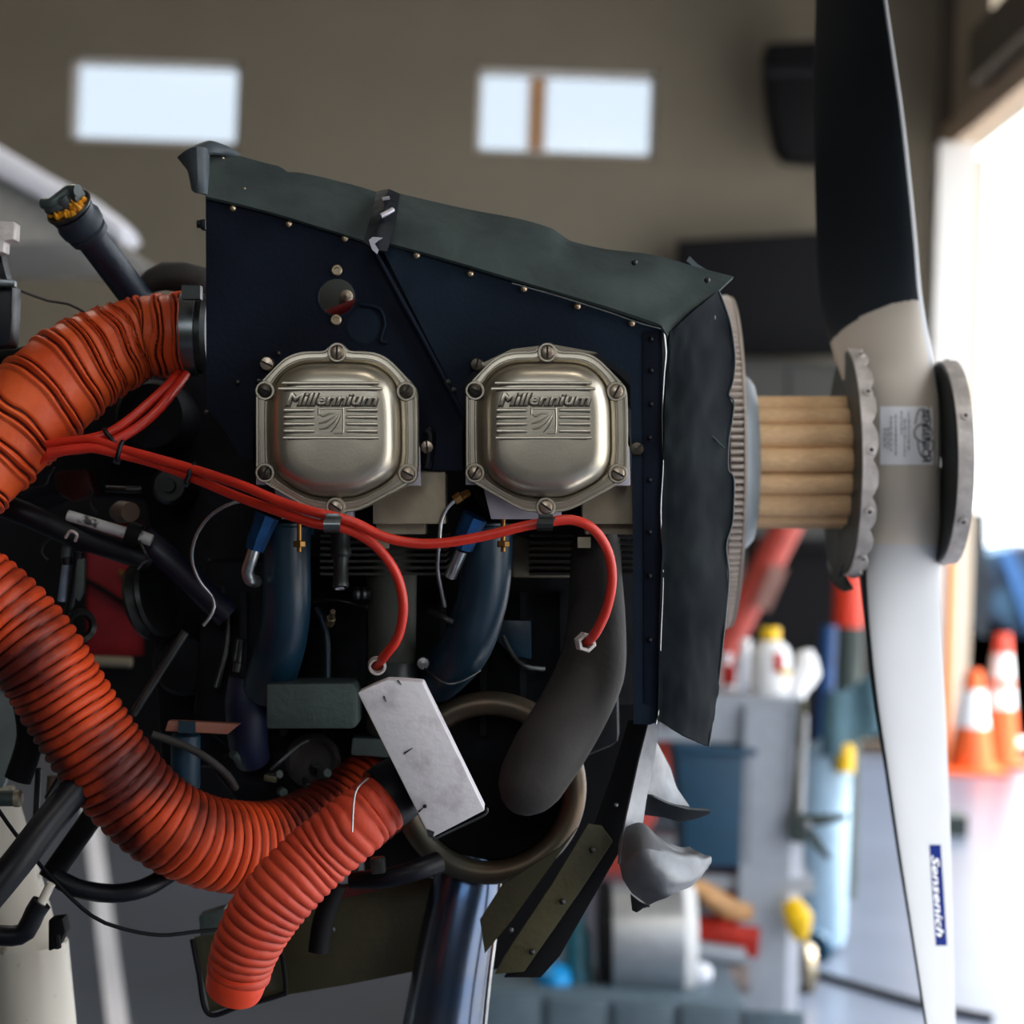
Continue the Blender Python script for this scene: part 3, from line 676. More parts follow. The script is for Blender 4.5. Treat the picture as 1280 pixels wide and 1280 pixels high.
for j in range(len(secs) - 1):
    py = fine[j][0]
    for k in range(NS):
        f = (j * NS + k, j * NS + (k + 1) % NS, (j + 1) * NS + (k + 1) % NS, (j + 1) * NS + k)
        u = .5 - .5 * math.cos(2 * math.pi * (k + .5) / NS); front = k < NS // 2     # toward the camera
        if py < 500:
            lim = 375 + 55 * (1 - u) ** 1.6
            black = front and py < lim and u < .985
        else:
            black = (not front and py > 720) or (py > 690 and u < .012)
        (fb_ if black else (fh_ if 330 < py < 672 and u < .97 else fw_)).append(f)
fs = [tuple(range(NS - 1, -1, -1)), tuple((len(secs) - 1) * NS + k for k in range(NS))]
mb.add(vs, fw_ + fs, 0); o = len(mb.v); mb.f += fb_ + fh_; mb.m += [1] * len(fb_) + [2] * len(fh_)
mb.build('blade_pair', [M['propw'], M['propb'], M['hubp']], root, angle=60)
# data plate decal on the hub, wrapped a little
def hubpt(px, py, out=.0006):
    """point on the camera side of the hub surface"""
    best = None
    for r0, r1, s0, s1 in zip(fine, fine[1:], secs, secs[1:]):
        if r0[0] <= py <= r1[0]:
            t = (py - r0[0]) / (r1[0] - r0[0])
            pr = []
            for k in range(NS // 2 + 1):
                v = s0[k].lerp(s1[k], t); d = v - CAM; y_ = d.dot(AX_F); pr.append((640 + d.dot(AX_R) * F_PX / y_, y_))
            for (xa, ya), (xb, yb) in zip(pr, pr[1:]):
                if xa <= px <= xb or xb <= px <= xa:
                    t2 = (px - xa) / (xb - xa) if abs(xb - xa) > 1e-6 else 0; return P(px, py, ya + (yb - ya) * t2 - out)
            k = max(range(len(pr)), key=lambda q: -abs(pr[q][0] - px)); return P(px, py, pr[k][1] - out)
    return P(px, py, 1.95)
def decal(name, x0, x1, y0, y1, m, out, nx=10, ny=10, skew=0):
    b = MB(); vs = []; fs = []
    for j in range(ny + 1):
        for i in range(nx + 1):
            vs.append(hubpt(x0 + (x1 - x0) * i / nx + skew * j / ny, y0 + (y1 - y0) * j / ny, out))
    for j in range(ny):
        for i in range(nx): a = j * (nx + 1) + i; fs.append((a, a + 1, a + nx + 2, a + nx + 1))
    b.add(vs, fs); return b
dp = decal('data_plate', 1100, 1172, 508, 581, None, .0006).build('data_plate', M['decal'], root)
def wrap_text(body, cx, cy, sizepx, m, out, bold=.0, vertical=True, sx=1.0, skew=0, shear=0):
    vs, fs = text_mesh(body, sizepx, .01, bold=bold, shear=shear, sx=sx)
    b = MB(); b.add([hubpt(cx - v[1] * -1 * (1 if not vertical else 1) + skew * v[0], cy + v[0], out + (.0002 if v[2] > 0 else 0)) for v in vs], fs); return b
wrap_text('SENSENICH', 1157, 545, 12.5, None, .0012, bold=.15, sx=1.02).build('maker_name', M['inkb'], dp, False)
b = MB()
def wline(pts, r, out=.001): b.tube([hubpt(x, y, out) for x, y in pts], PX(r, 1.95), 5)
wline(((1146, 519), (1150, 512), (1158, 513), (1163, 524), (1163, 532)), .8); wline(((1146, 519), (1144, 530)), .8)
wline([(1154 + 11 * math.cos(a * .5236), 541 + 11 * math.sin(a * .5236)) for a in range(13)], .9)
wline(((1147, 552), (1150, 566), (1156, 573), (1164, 575), (1162, 565), (1166, 562), (1166, 551), (1161, 551)), .8)
b.build('maker_emblem', M['ink'], dp)
for (x, y0, y1) in ((1106, 535, 560), (1110, 535, 562), (1114, 520, 565), (1120, 518, 570), (1127, 514, 544), (1131, 523, 572), (1136, 515, 566)):
    b = MB(); rr = random.Random(x); y = y0
    while y < y1:
        y2 = min(y1, y + rr.uniform(2.5, 8)); b.tube([hubpt(x, y, .001), hubpt(x, y2 - 1, .001)], PX(.7, 1.95), 5); y = y2 + .8
    b.build('text_line', M['ink'], dp)
bd = decal('blade_decal', 1162, 1176, 1056, 1182, M['decalb'], .0006, 6, 14, skew=8).build('blade_decal', M['decalb'], root)
bd['label'] = 'blue lettered decal'
wrap_text('Sensenich', 1173, 1121, 13, None, .001, bold=.3, sx=1.98, skew=.065, shear=.3).build('blade_name_shadow', M['inkb'], bd, False)
wrap_text('Sensenich', 1171.5, 1119, 13, None, .0014, bold=.2, sx=1.98, skew=.065, shear=.3).build('blade_name', M['decal'], bd, False)
fin(root, 'two blade propeller, black upper rear face and white lower blade', 'propeller')

def bulkhead(name, label, xa, xb, r, notches, tabs):
    root = base(name)
    b = MB(); b.lathe(ax(0), AX_R, [(.02, xa), (r - .004, xa), (r, xa + .003), (r - .002, xa + .0055), (.02, xa + .003)], 80); b.build('disc', M['bulk'], root)
    b = MB(); vs = []; fs = []; n = 120
    for k in range(n):
        a = 2 * math.pi * k / n; dv = AX_U * math.cos(a) + AX_F * math.sin(a)
        e = xb - (notches * (.5 + .5 * math.cos(k * 2 * math.pi / 6)) ** 3 if notches else 0)
        vs += [ax(xa + .001) + dv * r, ax(e) + dv * (r + .0008), ax(e) + dv * (r - .0012), ax(xa + .001) + dv * (r - .002)]
    for k in range(n):
        j = (k + 1) % n
        fs += [(k * 4 + i, j * 4 + i, j * 4 + (i + 1) % 4, k * 4 + (i + 1) % 4) for i in range(4)]
    b.add(vs, fs); b.build('flange', M['flange'], root)
    for k in range(tabs):
        a = 2 * math.pi * k / tabs + (.0 if notches else .35) - math.pi / 2 + .08; dv = AX_U * math.cos(a) + AX_F * math.sin(a)
        b = MB(); o = ax((xa + xb) / 2 + .001) + dv * (r + .0006)
        b.lathe(o, dv, [(.0042, 0), (.0040, .0012), (.002, .0014), (.0017, .0004), (0, .0002)], 14); b.build('nut_plate', M['flange'], root)
        g = MB(); g.lathe(o, dv, [(.0018, .0016), (0, .0017)], 10); g.build('screw_hole', M['slot'], root)
    return root
r1 = bulkhead('spinner_bulkhead', '', .3105, .3255, .1065, .005, 12)
b = MB(); b.sheet([[(1030, 655, 2.08), (1048, 660, 2.04), (1070, 662, 1.98), (1090, 650, 1.92)], [(1033, 690, 2.07), (1045, 700, 2.03), (1058, 700, 2.0), (1072, 690, 1.96)], [(1038, 712, 2.06), (1042, 720, 2.04), (1050, 722, 2.02), (1054, 712, 2.0)], [(1040, 726, 2.05), (1048, 736, 2.03), (1056, 740, 2.01), (1066, 737, 2.0)]], .002, 14, 18); b.build('torn_edge', M['bulk'], r1)
fin(r1, 'dark spinner bulkhead with jagged pale flange on the tan spacer side', 'bulkhead')
r2 = bulkhead('spinner_bulkhead', '', .398, .4135, .0945, 0, 6)
fin(r2, 'round spinner bulkhead with smooth pale rim on the doorway side', 'bulkhead')

# ================================================================== DUCT HOSES
def duct(label, pts, rad, m, pitch, amp, n=56, mode=0, extra=None, seed=0):
    root = base('duct_hose')
    P3 = [P(*p) for p in pts]; rr = [PX(r, p[2]) for r, p in zip(rad, pts)]
    rg = random.Random(seed); edges = [0]
    while edges[-1] < 3: edges.append(edges[-1] + pitch * rg.uniform(.86, 1.14) * (1 if mode == 0 else (rg.choice((.5, .62, .8)) if edges[-1] < .085 else rg.choice((1.0, 1.25, 1.4)))))
    import bisect
    def fn(L, a):
        L2 = L + .0012 * noise.noise(Vector((math.cos(a) * 1.3, math.sin(a) * 1.3, L * 25 + seed))) * (1 if mode == 0 else 4)
        L2 = max(L2, 0); k = bisect.bisect_right(edges, L2) - 1; t = (L2 - edges[k]) / (edges[k + 1] - edges[k])
        if mode == 0: f = math.sin(math.pi * t) ** .7
        else:          # broad bays between paired wire ridges
            f = .45 + .75 * math.exp(-((t - .13) / .06) ** 2) + .65 * math.exp(-((t - .36) / .06) ** 2) - .7 * math.exp(-((t - .25) / .05) ** 2) - .8 * math.exp(-(t / .045) ** 2) - .8 * math.exp(-((1 - t) / .045) ** 2)
        return 1 + amp * (f - .6) + .012 * noise.noise(Vector((math.cos(a) * 2, math.sin(a) * 2, L * 18 + seed)))
    b = MB(); b.tube(P3, rr, n, fn=fn, step=pitch / (9 if mode == 0 else 30), caps=False); o = b.build('corrugated_duct', m, root, angle=60)
    if extra: extra(root, P3, rr)
    return fin(root, label, 'duct hose')
def end_band(px, py, d, dirv, r, wd, m, root, screw=True):
    b = MB(); o = P(px, py, d)
    b.lathe(o, dirv, [(PX(r - 2, d), 0), (PX(r, d), .0006), (PX(r + .4, d), PX(wd, d) * .5), (PX(r, d), PX(wd, d)), (PX(r - 2, d), PX(wd, d) + .0004)], 56); bo = b.build('band_clamp', m, root)
    return bo
def ex1(root, p, rr):
    d = 1.64
    bo = end_band(228, 417, d, AX_R, 53, 20, M['band'], root)
    b = MB(); b.cyl(P(228, 417, d), P(262, 417, d), PX(50, d), 40); b.build('duct_collar', M['dsteel'], root)
    b = MB(); b.box(P(240, 366, 1.60), (.007, .006, .005), (AX_R, AX_F, AX_U)); b.cyl(P(228, 362, 1.60), P(252, 364, 1.60), .0035, 12); b.build('clamp_screw', M['dsteel'], bo)
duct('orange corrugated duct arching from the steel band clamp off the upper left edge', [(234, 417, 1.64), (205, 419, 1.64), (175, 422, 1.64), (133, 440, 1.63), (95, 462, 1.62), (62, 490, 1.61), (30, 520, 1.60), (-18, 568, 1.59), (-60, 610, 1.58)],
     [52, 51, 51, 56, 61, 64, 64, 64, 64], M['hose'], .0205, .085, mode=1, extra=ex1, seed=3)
def ex2(root, p, rr):
    b = MB(); b.cyl(P(478, 975, 1.70), P(508, 940, 1.72), PX(52, 1.7), 40); b.build('duct_collar', M['black'], root)
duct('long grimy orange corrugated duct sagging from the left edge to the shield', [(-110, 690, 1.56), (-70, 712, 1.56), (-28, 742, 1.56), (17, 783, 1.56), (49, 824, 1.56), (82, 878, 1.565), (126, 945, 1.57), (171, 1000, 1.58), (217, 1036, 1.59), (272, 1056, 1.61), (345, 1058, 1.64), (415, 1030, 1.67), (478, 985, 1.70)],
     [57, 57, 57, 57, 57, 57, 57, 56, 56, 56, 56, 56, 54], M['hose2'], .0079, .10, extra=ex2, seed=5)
def ex3(root, p, rr):
    b = MB(); b.tube([P(x, y, d) for x, y, d in ((478, 1000, 1.515), (492, 990, 1.52), (512, 975, 1.54))], [PX(42, 1.5), PX(42, 1.5), PX(38, 1.5)], 40); b.build('duct_collar', M['black'], root)
    b = MB(); b.tube([P(*q) for q in ((460, 973, 1.478), (447, 985, 1.468), (442, 1003, 1.466), (440, 1040, 1.464))], PX(1.3, 1.47), 6); b.build('lock_wire', M['silver'], root)
    b = MB(); b.tube([P(*q) for q in ((300, 1205, 1.50), (296, 1222, 1.505), (292, 1236, 1.51))], [PX(37, 1.5), PX(38, 1.5), PX(36, 1.5)], 40, caps=False); c = b.build('duct_lit_end', M['hglow'], root); c['label'] = 'lit lower end, painted brighter orange'  # ring in brighter orange paints the glow on the hose end
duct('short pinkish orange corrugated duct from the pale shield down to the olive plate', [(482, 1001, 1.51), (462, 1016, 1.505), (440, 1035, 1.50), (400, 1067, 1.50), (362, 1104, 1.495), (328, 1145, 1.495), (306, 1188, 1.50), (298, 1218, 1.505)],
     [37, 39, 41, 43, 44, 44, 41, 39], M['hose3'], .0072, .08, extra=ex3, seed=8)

# ================================================================== IGNITION LEADS, CLAMPS, TIES
def lead(label, pts, r=6, extra=None, m='red', name='ignition_lead', cat='cable', group=None):
    root = base(name); b = MB(); b.tube([P(*p) for p in pts], PX(r, pts[0][2]), 14, step=.004); b.build('sleeve' if name == 'ignition_lead' else 'line', M[m], root)
    if extra: extra(root)
    return fin(root, label, cat, group)
def term1(root):
    b = MB(); o = P(471, 832, 1.53); n = (-AX_F + AX_R * .15 - AX_U * .15).normalized()
    b.lathe(o, n, [(PX(7.5, 1.53), -.004), (PX(11, 1.53), -.003), (PX(11.5, 1.53), .003), (PX(10.5, 1.53), .005), (PX(8, 1.53), .005), (PX(7.2, 1.53), .001)], 28); b.build('terminal_nut', M['flange'], root)
def hexnut(root, x, y, d, r, m, name='terminal_nut'):
    b = MB(); o = P(x, y, d); n = (-AX_F + AX_R * .2).normalized()
    b.lathe(o, n, [(PX(r * .6, d), -.006), (PX(r, d), -.006), (PX(r, d), .003), (PX(r * .9, d), .005), (PX(r * .62, d), .005), (PX(r * .55, d), .001)], 6); c = b.build(name, m, root, angle=20); return c
lead('red ignition lead curving down to the round ring nut above the pale shield', [(60, 566, 1.56), (110, 560, 1.555), (150, 568, 1.55), (195, 580, 1.545), (240, 597, 1.535), (300, 622, 1.515), (350, 640, 1.495), (392, 654, 1.485), (415, 657, 1.483), (440, 664, 1.485), (470, 683, 1.49), (494, 715, 1.495), (504, 755, 1.50), (498, 795, 1.51), (482, 818, 1.52), (471, 833, 1.535)], 6, term1)
lead('red ignition lead running past both covers to the hex nut on the brown pipe', [(60, 556, 1.57), (110, 550, 1.56), (150, 561, 1.55), (195, 573, 1.54), (240, 586, 1.53), (300, 606, 1.505), (350, 627, 1.492), (392, 640, 1.483), (415, 645, 1.481), (445, 654, 1.48), (480, 671, 1.48), (520, 679, 1.48), (560, 678, 1.478), (610, 669, 1.476), (650, 659, 1.475), (682, 653, 1.475), (715, 650, 1.477), (742, 662, 1.48), (760, 690, 1.485), (765, 725, 1.49), (758, 762, 1.50), (745, 790, 1.51), (734, 803, 1.53)], 6,
     lambda r: hexnut(r, 732, 803, 1.525, 13, M['flange']))
def st(r): pass
lead('upper red ignition lead of the pair rising behind the arched orange duct', [(20, 580, 1.60), (70, 556, 1.585), (105, 550, 1.58), (135, 542, 1.58), (160, 526, 1.585), (185, 505, 1.595), (208, 484, 1.61), (225, 465, 1.63)], 6.2)
lead('lower red ignition lead of the pair rising behind the arched orange duct', [(20, 590, 1.595), (70, 566, 1.58), (105, 561, 1.575), (138, 553, 1.575), (168, 537, 1.58), (195, 515, 1.59), (216, 490, 1.605), (232, 468, 1.625)], 6.2)
def tie(x, y, d, ang, r, label):
    root = base('cable_tie'); a = math.radians(ang); ax_ = AX_R * math.cos(a) + AX_U * math.sin(a); o = P(x, y, d) - ax_ * .002
    up_ = AX_F.cross(ax_)
    b = MB(); b.tube([o + ax_ * .002 + (up_ * math.cos(t) * 1.0 + AX_F * math.sin(t) * .62) * PX(r, d) for t in [k * math.pi / 6 for k in range(13)]], .0018, 8); b.build('strap', M['black'], root)
    b = MB(); b.box(o + ax_ * .002 + up_ * PX(r + 1, d), (.0025, .0022, .002), (ax_, AX_F, up_)); b.build('lock_head', M['black'], root)
    fin(root, label, 'cable tie')
tie(139, 547, 1.577, 40, 13, 'black cable tie around the two leads just below the arched orange duct')
tie(150, 564, 1.55, -15, 12, 'black cable tie where the two long leads leave the crossing')
tie(238, 592, 1.532, -25, 13, 'black cable tie halfway along the two long leads, left of the left cover')
def clamp(x, y, d, wpx, hpx, m, label):
    root = base('lead_clamp')
    b = MB(); b.sheet([[(x - wpx / 2 + 2, y - hpx / 2, d + .006), (x - wpx / 2, y - hpx * .3, d), (x - wpx / 2 - 1, y, d - .001), (x - wpx / 2 - 1, y + hpx * .3, d), (x - wpx / 2, y + hpx / 2, d + .006)],
                       [(x + wpx / 2 + 2, y - hpx / 2, d + .006), (x + wpx / 2, y - hpx * .3, d), (x + wpx / 2 - 1, y, d - .001), (x + wpx / 2 - 1, y + hpx * .3, d), (x + wpx / 2 - 2, y + hpx / 2, d + .006)]], .0012, 14, 4); b.build('clamp_band', m, root)
    b = MB(); b.slab([(x - 9, y - hpx / 2 - 4, d + .005), (x + 9, y - hpx / 2 - 4, d + .005), (x + 10, y - hpx / 2 + 3, d + .005), (x - 9, y - hpx / 2 + 3, d + .005)], .003, bev=.0005); b.build('clamp_ear', m, root)
    fin(root, label, 'clamp')
clamp(415.5, 656, 1.471, 21, 20, M['band'], 'pale grey band clamp holding two red leads under the left cover')
clamp(682, 655, 1.466, 21, 17, M['dsteel'], 'dark band clamp holding one red lead under the right cover')

# ================================================================== PIPES UNDER THE COVERS
def intake(label, cx, pts, rad, fx, dark):
    root = base('intake_tube')
    b = MB(); b.tube([P(*p) for p in pts], [PX(r, p[2]) for r, p in zip(rad, pts)], 36, step=.006); b.build('tube', M['blueint'], root)
    b = MB(); b.lathe(P(pts[0][0], pts[0][1] + 14, pts[0][2]), AX_U, [(PX(rad[0], 1.6), 0), (PX(rad[0] + 3, 1.6), 0), (PX(rad[0] + 3, 1.6), .006), (PX(rad[0], 1.6), .007)], 36); b.build('tube_flange', M['blueint'], root)
    b = MB(); b.cyl(P(fx, 690, 1.565), P(fx, 640, 1.565), PX(3.2, 1.56), 12); b.cyl(P(fx, 684, 1.563), P(fx, 676, 1.563), PX(8, 1.56), 6); n_ = b.build('flange_bolt', M['brass'], root)
    return fin(root, label, 'intake tube')
intake('dark blue intake tube under the left cover, beside the silver elbow', 358, [(358, 655, 1.60), (358, 700, 1.60), (358, 760, 1.605), (350, 810, 1.62), (334, 860, 1.65)], [31, 30, 30, 31, 31], 374, 0)
intake('dark blue intake tube curving left under the right cover', 608, [(608, 655, 1.60), (608, 710, 1.60), (600, 760, 1.605), (580, 812, 1.62), (545, 850, 1.66)], [33, 32, 32, 32, 30], 629, 0)
root = base('exhaust_pipe'); b = MB(); b.tube([P(*p) for p in ((490, 668, 1.64), (490, 730, 1.64), (490, 790, 1.64), (489, 850, 1.645), (488, 910, 1.66))], [PX(r, 1.64) for r in (32, 31, 30, 30, 30)], 36, step=.006); b.build('pipe', M['exh2'], root)
b = MB(); b.box(P(478, 679, 1.60), (.005, .005, .004), (AX_R, AX_F, AX_U)); b.build('flange_nut', M['dullal'], root)
b = MB(); b.lathe(P(490, 850, 1.643), AX_U, [(PX(30, 1.64), 0), (PX(33, 1.64), 0), (PX(33, 1.64), .014), (PX(30, 1.64), .014)], 36); b.build('band', M['dsteel'], root)
b = MB(); b.lathe(P(529, 829, 1.61), -AX_F, [(PX(8, 1.6), -.004), (PX(8, 1.6), .002), (PX(7, 1.6), .003), (0, .0034)], 20); b.build('band_screw', M['silver'], root)
fin(root, 'grey green straight exhaust pipe behind the forked red lead', 'exhaust pipe')
root = base('exhaust_pipe'); b = MB(); b.tube([P(*p) for p in ((744, 665, 1.63), (745, 720, 1.62), (745, 790, 1.61), (738, 840, 1.60), (715, 890, 1.59), (685, 940, 1.58), (663, 978, 1.577), (654, 993, 1.58), (648, 1003, 1.583), (645, 1008, 1.585), (644, 1010, 1.586))], [PX(r, 1.6) for r in (31, 33, 38, 43, 44, 45, 41, 34, 24, 12, 2)], 40, step=.006); b.build('pipe', M['exh'], root)
b = MB(); b.box(P(730, 678, 1.585), (.0048, .005, .004), (AX_R, AX_F, AX_U)); b.build('flange_nut', M['dullal'], root)
fin(root, 'wide dull brown exhaust pipe bending down into the round muffler', 'exhaust pipe')

root = base('spark_plug')
b = MB(); b.lathe(P(426, 735, 1.565), (AX_U * 1 + AX_F * .25 - AX_R * .02), [(0, .002), (PX(6.5, 1.56), .002), (PX(7, 1.56), 0), (PX(10, 1.56), .0005), (PX(10.3, 1.56), .004), (PX(9.6, 1.56), .005), (PX(9.8, 1.56), .009), (PX(9.2, 1.56), .010), (PX(9.6, 1.56), .014), (PX(9.2, 1.56), .0155), (PX(9.6, 1.56), .019), (PX(10, 1.56), .022), (PX(13, 1.56), .024), (PX(13.5, 1.56), .028), (PX(12, 1.56), .030), (PX(12, 1.56), .042), (0, .042)], 30); b.build('threaded_barrel', M['dsteel'], root)
b = MB(); b.lathe(P(425, 735.5, 1.565), (AX_U * 1 + AX_F * .25), [(0, .0012), (PX(4, 1.56), .0012), (PX(6.4, 1.56), -.0006)], 20); b.build('insulator_tip', M['lav'], root)
fin(root, 'bare threaded spark plug barrel hanging below the grey band clamp', 'spark plug')
def elbow(label, fit, stub, r1, r2):
    root = base('drain_fitting'); b = MB(); b.tube([P(*p) for p in fit], [PX(r1 * k, 1.58) for k in ((1.15, 1.0, .95, .8) if len(fit) == 4 else (1.1, 1, .9))], 8, step=.02); b.build('hex_fitting', M['bluefit'], root, angle=30)
    b = MB(); b.tube([P(*p) for p in stub], PX(r2, 1.58), 18, step=.003); b.build('metal_stub', M['silver'], root); return fin(root, label, 'fitting')
elbow('blue anodised fitting with hooked silver elbow left of the left intake tube', [(334, 645, 1.575), (328, 660, 1.575), (322, 675, 1.575), (318, 688, 1.575)], [(318, 686, 1.575), (313, 702, 1.575), (309, 714, 1.577), (312, 724, 1.58), (320, 727, 1.59)], 14, 8)
elbow('bright blue fitting with straight silver stub left of the right intake tube', [(594, 645, 1.565), (586, 662, 1.567), (578, 685, 1.57)], [(577, 688, 1.572), (570, 704, 1.575), (563, 720, 1.58)], 15, 8)
lead('thin curved steel line sweeping down left of the blue elbow fitting', [(303, 626, 1.57), (283, 632, 1.57), (262, 646, 1.575), (246, 668, 1.58), (240, 692, 1.585), (243, 712, 1.59), (252, 730, 1.595), (264, 744, 1.60), (268, 758, 1.60), (262, 772, 1.60), (254, 782, 1.60)], 2.3, None, 'silver', 'primer_line', 'line')
def bf(root):
    b = MB(); b.cyl(P(568, 626, 1.555), P(577, 620, 1.555), PX(7, 1.55), 6); b.cyl(P(576, 621, 1.556), P(586, 616, 1.56), PX(5, 1.55), 12); b.build('brass_fitting', M['brass'], root)
    b = MB(); b.tube([P(*p) for p in ((537, 764, 1.60), (546, 768, 1.595), (556, 773, 1.59), (566, 778, 1.59))], PX(4, 1.6), 10); b.build('end_fitting', M['dsteel'], root)
lead('thin steel line with brass fitting dropping between the two covers', [(570, 625, 1.56), (560, 634, 1.56), (552, 650, 1.56), (549, 680, 1.56), (547, 710, 1.57), (551, 735, 1.58), (556, 758, 1.59)], 2.6, bf, 'silver', 'primer_line', 'line')
lead('thin black cable looping under the right intake tube', [(531, 836, 1.60), (545, 848, 1.59), (560, 855, 1.59), (580, 850, 1.60), (600, 838, 1.62)], 1.6, None, 'dsteel', 'ground_wire', 'cable')

# muffler, shield, stack
root = base('muffler'); MC = P(612, 985, 1.66)
b = MB(); Rm = PX(106, 1.66); rm = PX(15, 1.66)
b.lathe(MC, AX_F, [(Rm + rm * math.cos(t), rm * math.sin(t)) for t in [k * math.pi / 8 for k in range(17)]], 72); b.build('rolled_ring', M['ring'], root)
b = MB(); b.lathe(MC, AX_F, [(Rm, .0), (Rm * .97, .006), (Rm * .94, .008), (Rm * .9, .03), (Rm * .5, .04), (0, .042)], 64); b.build('end_plate', M['mblack'], root)
b = MB(); b.lathe(MC, AX_F, [(Rm * 1.0, .004), (Rm * 1.05, .02), (Rm * 1.05, .22), (0, .22)], 64); b.build('drum', M['exh'], root)
b = MB(); b.lathe(MC, AX_F, [(Rm * .955, .002), (Rm * .94, .0), (Rm * .925, .002), (Rm * .93, .008)], 64); b.build('inner_lip', M['ring'], root)
fin(root, 'round muffler drum with heat stained rolled rim behind the pale shield', 'muffler')
root = base('exhaust_stack'); b = MB(); b.tube([P(*p) for p in ((590, 1075, 1.70), (583, 1110, 1.695), (570, 1180, 1.69), (552, 1290, 1.685), (545, 1340, 1.68))], [PX(r, 1.69) for r in (40, 44, 47, 50, 51)], 44, step=.01); b.build('pipe', M['stack'], root)
b = MB(); b.tube([P(626, 1100, 1.672), P(621, 1150, 1.668), P(611, 1230, 1.662), P(604, 1300, 1.66)], PX(3, 1.69), 8); b.build('weld_seam', M['silver'], root)
fin(root, 'heat blued exhaust stack leaving the frame below the muffler', 'exhaust stack')
root = base('heat_shield')
b = MB(); b.slab([(447, 866, 1.475), (466, 857, 1.475), (483, 850, 1.475), (505, 851, 1.475), (528, 853, 1.475), (606, 1013, 1.475), (538, 1048, 1.475)], .03, bev=.0012); b.build('shield_box', M['shield'], root)
b = MB(); b.lathe(P(531, 1008, 1.474), -AX_F, [(PX(2.6, 1.47), 0), (0, .0004)], 14); b.build('drilled_hole', M['slot'], root)
b = MB()
for pts in (((480, 870), (483, 877)), ((497, 850), (502, 856)), ((505, 942), (516, 935)), ((523, 1015), (530, 1009))): b.tube([P(x, y, 1.4745) for x, y in pts], [PX(1.5, 1.47), PX(.5, 1.47)], 6)
b.build('scratch', M['dsteel'], root); b = MB(); b.slab([(533, 1036, 1.474), (543, 1040, 1.474), (541, 1048, 1.474), (535, 1046, 1.474)], .001); b.build('chipped_corner', M['dsteel'], root)
b = MB(); b.tube([P(*p) for p in ((541, 1050, 1.48), (570, 1036, 1.48), (605, 1019, 1.48), (609, 1010, 1.48))], PX(1.4, 1.48), 8); b.build('wire', M['dsteel'], root)
fin(root, 'pale flat heat shield box tilted across the muffler ring', 'heat shield')

# ================================================================== ENGINE CORE
root = base('engine_crankcase')
b = MB(); b.slab([(x, y, 1.86) for x, y in ((250, 500), (830, 430), (840, 700), (800, 900), (780, 985), (500, 985), (250, 960), (200, 900), (180, 700), (190, 560))], .28, bev=.01); b.build('case_half', M['deep'], root)
b = MB(); b.slab([(x, y, 1.70) for x, y in ((255, 700), (770, 700), (775, 930), (700, 960), (300, 950), (240, 900))], .16, bev=.008); b.build('oil_sump', M['deep'], root)
for k in range(9):
    b = MB(); b.slab([(300 + k * 50, 740, 1.685), (308 + k * 50, 740, 1.685), (308 + k * 50, 920, 1.685), (300 + k * 50, 920, 1.685)], .02); b.build('sump_rib', M['deep'], root, False)
b = MB(); b.cyl(ax(.06), ax(.195), .055, 40, r2=.05); b.build('nose_case', M['deep'], root)
b = MB(); b.slab([(x, y, 1.69) for x, y in ((640, 668), (725, 668), (725, 722), (640, 722))], .02, bev=.002); b.build('casting_lug', M['dullal'], root)
b = MB(); b.slab([(x, y, 1.68) for x, y in ((618, 775), (664, 776), (664, 824), (640, 820), (620, 800))], .01, bev=.001); b.build('blue_label_plate', M['blueint'], root)
b = MB(); b.tube([P(*p) for p in ((628, 795, 1.67), (640, 818, 1.67), (655, 832, 1.67), (680, 836, 1.68))], PX(3, 1.68), 8); b.build('vent_line', M['dsteel'], root)
fin(root, 'black engine crankcase and ribbed oil sump behind the pipes', 'engine')
one('induction_casting', MB().slab([(x, y, 1.60) for x, y in ((333, 855), (440, 854), (446, 862), (446, 908), (440, 911), (333, 911))], .06, bev=.002), M['sump'], 'flat grey green rectangular casting left of the pale shield', 'casting')
one('induction_casting', MB().slab([(x, y, 1.64) for x, y in ((440, 922), (490, 925), (496, 948), (438, 944))], .04, bev=.002), M['sump'], 'small grey green casting peeking out left of the pale shield, below the larger one', 'casting')
one('hose_sleeve', MB().tube([P(*p) for p in ((312, 850, 1.66), (308, 880, 1.66), (310, 925, 1.67), (316, 950, 1.68))], [PX(r, 1.66) for r in (26, 27, 25, 22)], 28, step=.006), mat('navy_sleeve', (14, 26, 58), .5, var=.3), 'dark navy rubber sleeve below the left intake tube', 'sleeve')
root = base('label_bar')
b = MB(); b.slab([(210, 901, 1.62), (300, 905, 1.62), (284, 918, 1.62), (206, 914, 1.62)], .012, bev=.001); b.build('bar', mat('salmon_bar', (150, 96, 78), .55, var=.1), root)
b = MB(); b.slab([(223, 901, 1.618), (244, 902, 1.618), (244, 917, 1.618), (222, 916, 1.618)], .002); b.build('blue_tape', M['blueint'], root)
fin(root, 'salmon coloured flat bar with a blue tape band beside the long duct', 'bar')
one('spring_clip', MB().cyl(P(297, 830, 1.62), P(301, 798, 1.62), PX(6, 1.62), 12).cyl(P(293, 826, 1.61), P(297, 800, 1.61), PX(2.5, 1.62), 8).cyl(P(295, 840, 1.615), P(297, 828, 1.615), PX(5, 1.62), 10), M['dsteel'], 'small steel clip left of the left intake tube bottom', 'clip')
one('coil_fitting', MB().lathe(P(442, 742, 1.62), AX_R, [(0, 0), (PX(8, 1.6), 0), (PX(9, 1.6), .003), (PX(7, 1.6), .005), (PX(9, 1.6), .008), (PX(7, 1.6), .010), (PX(8, 1.6), .013), (0, .013)], 20), M['dsteel'], 'small ribbed steel coupling right of the bare spark plug', 'fitting')
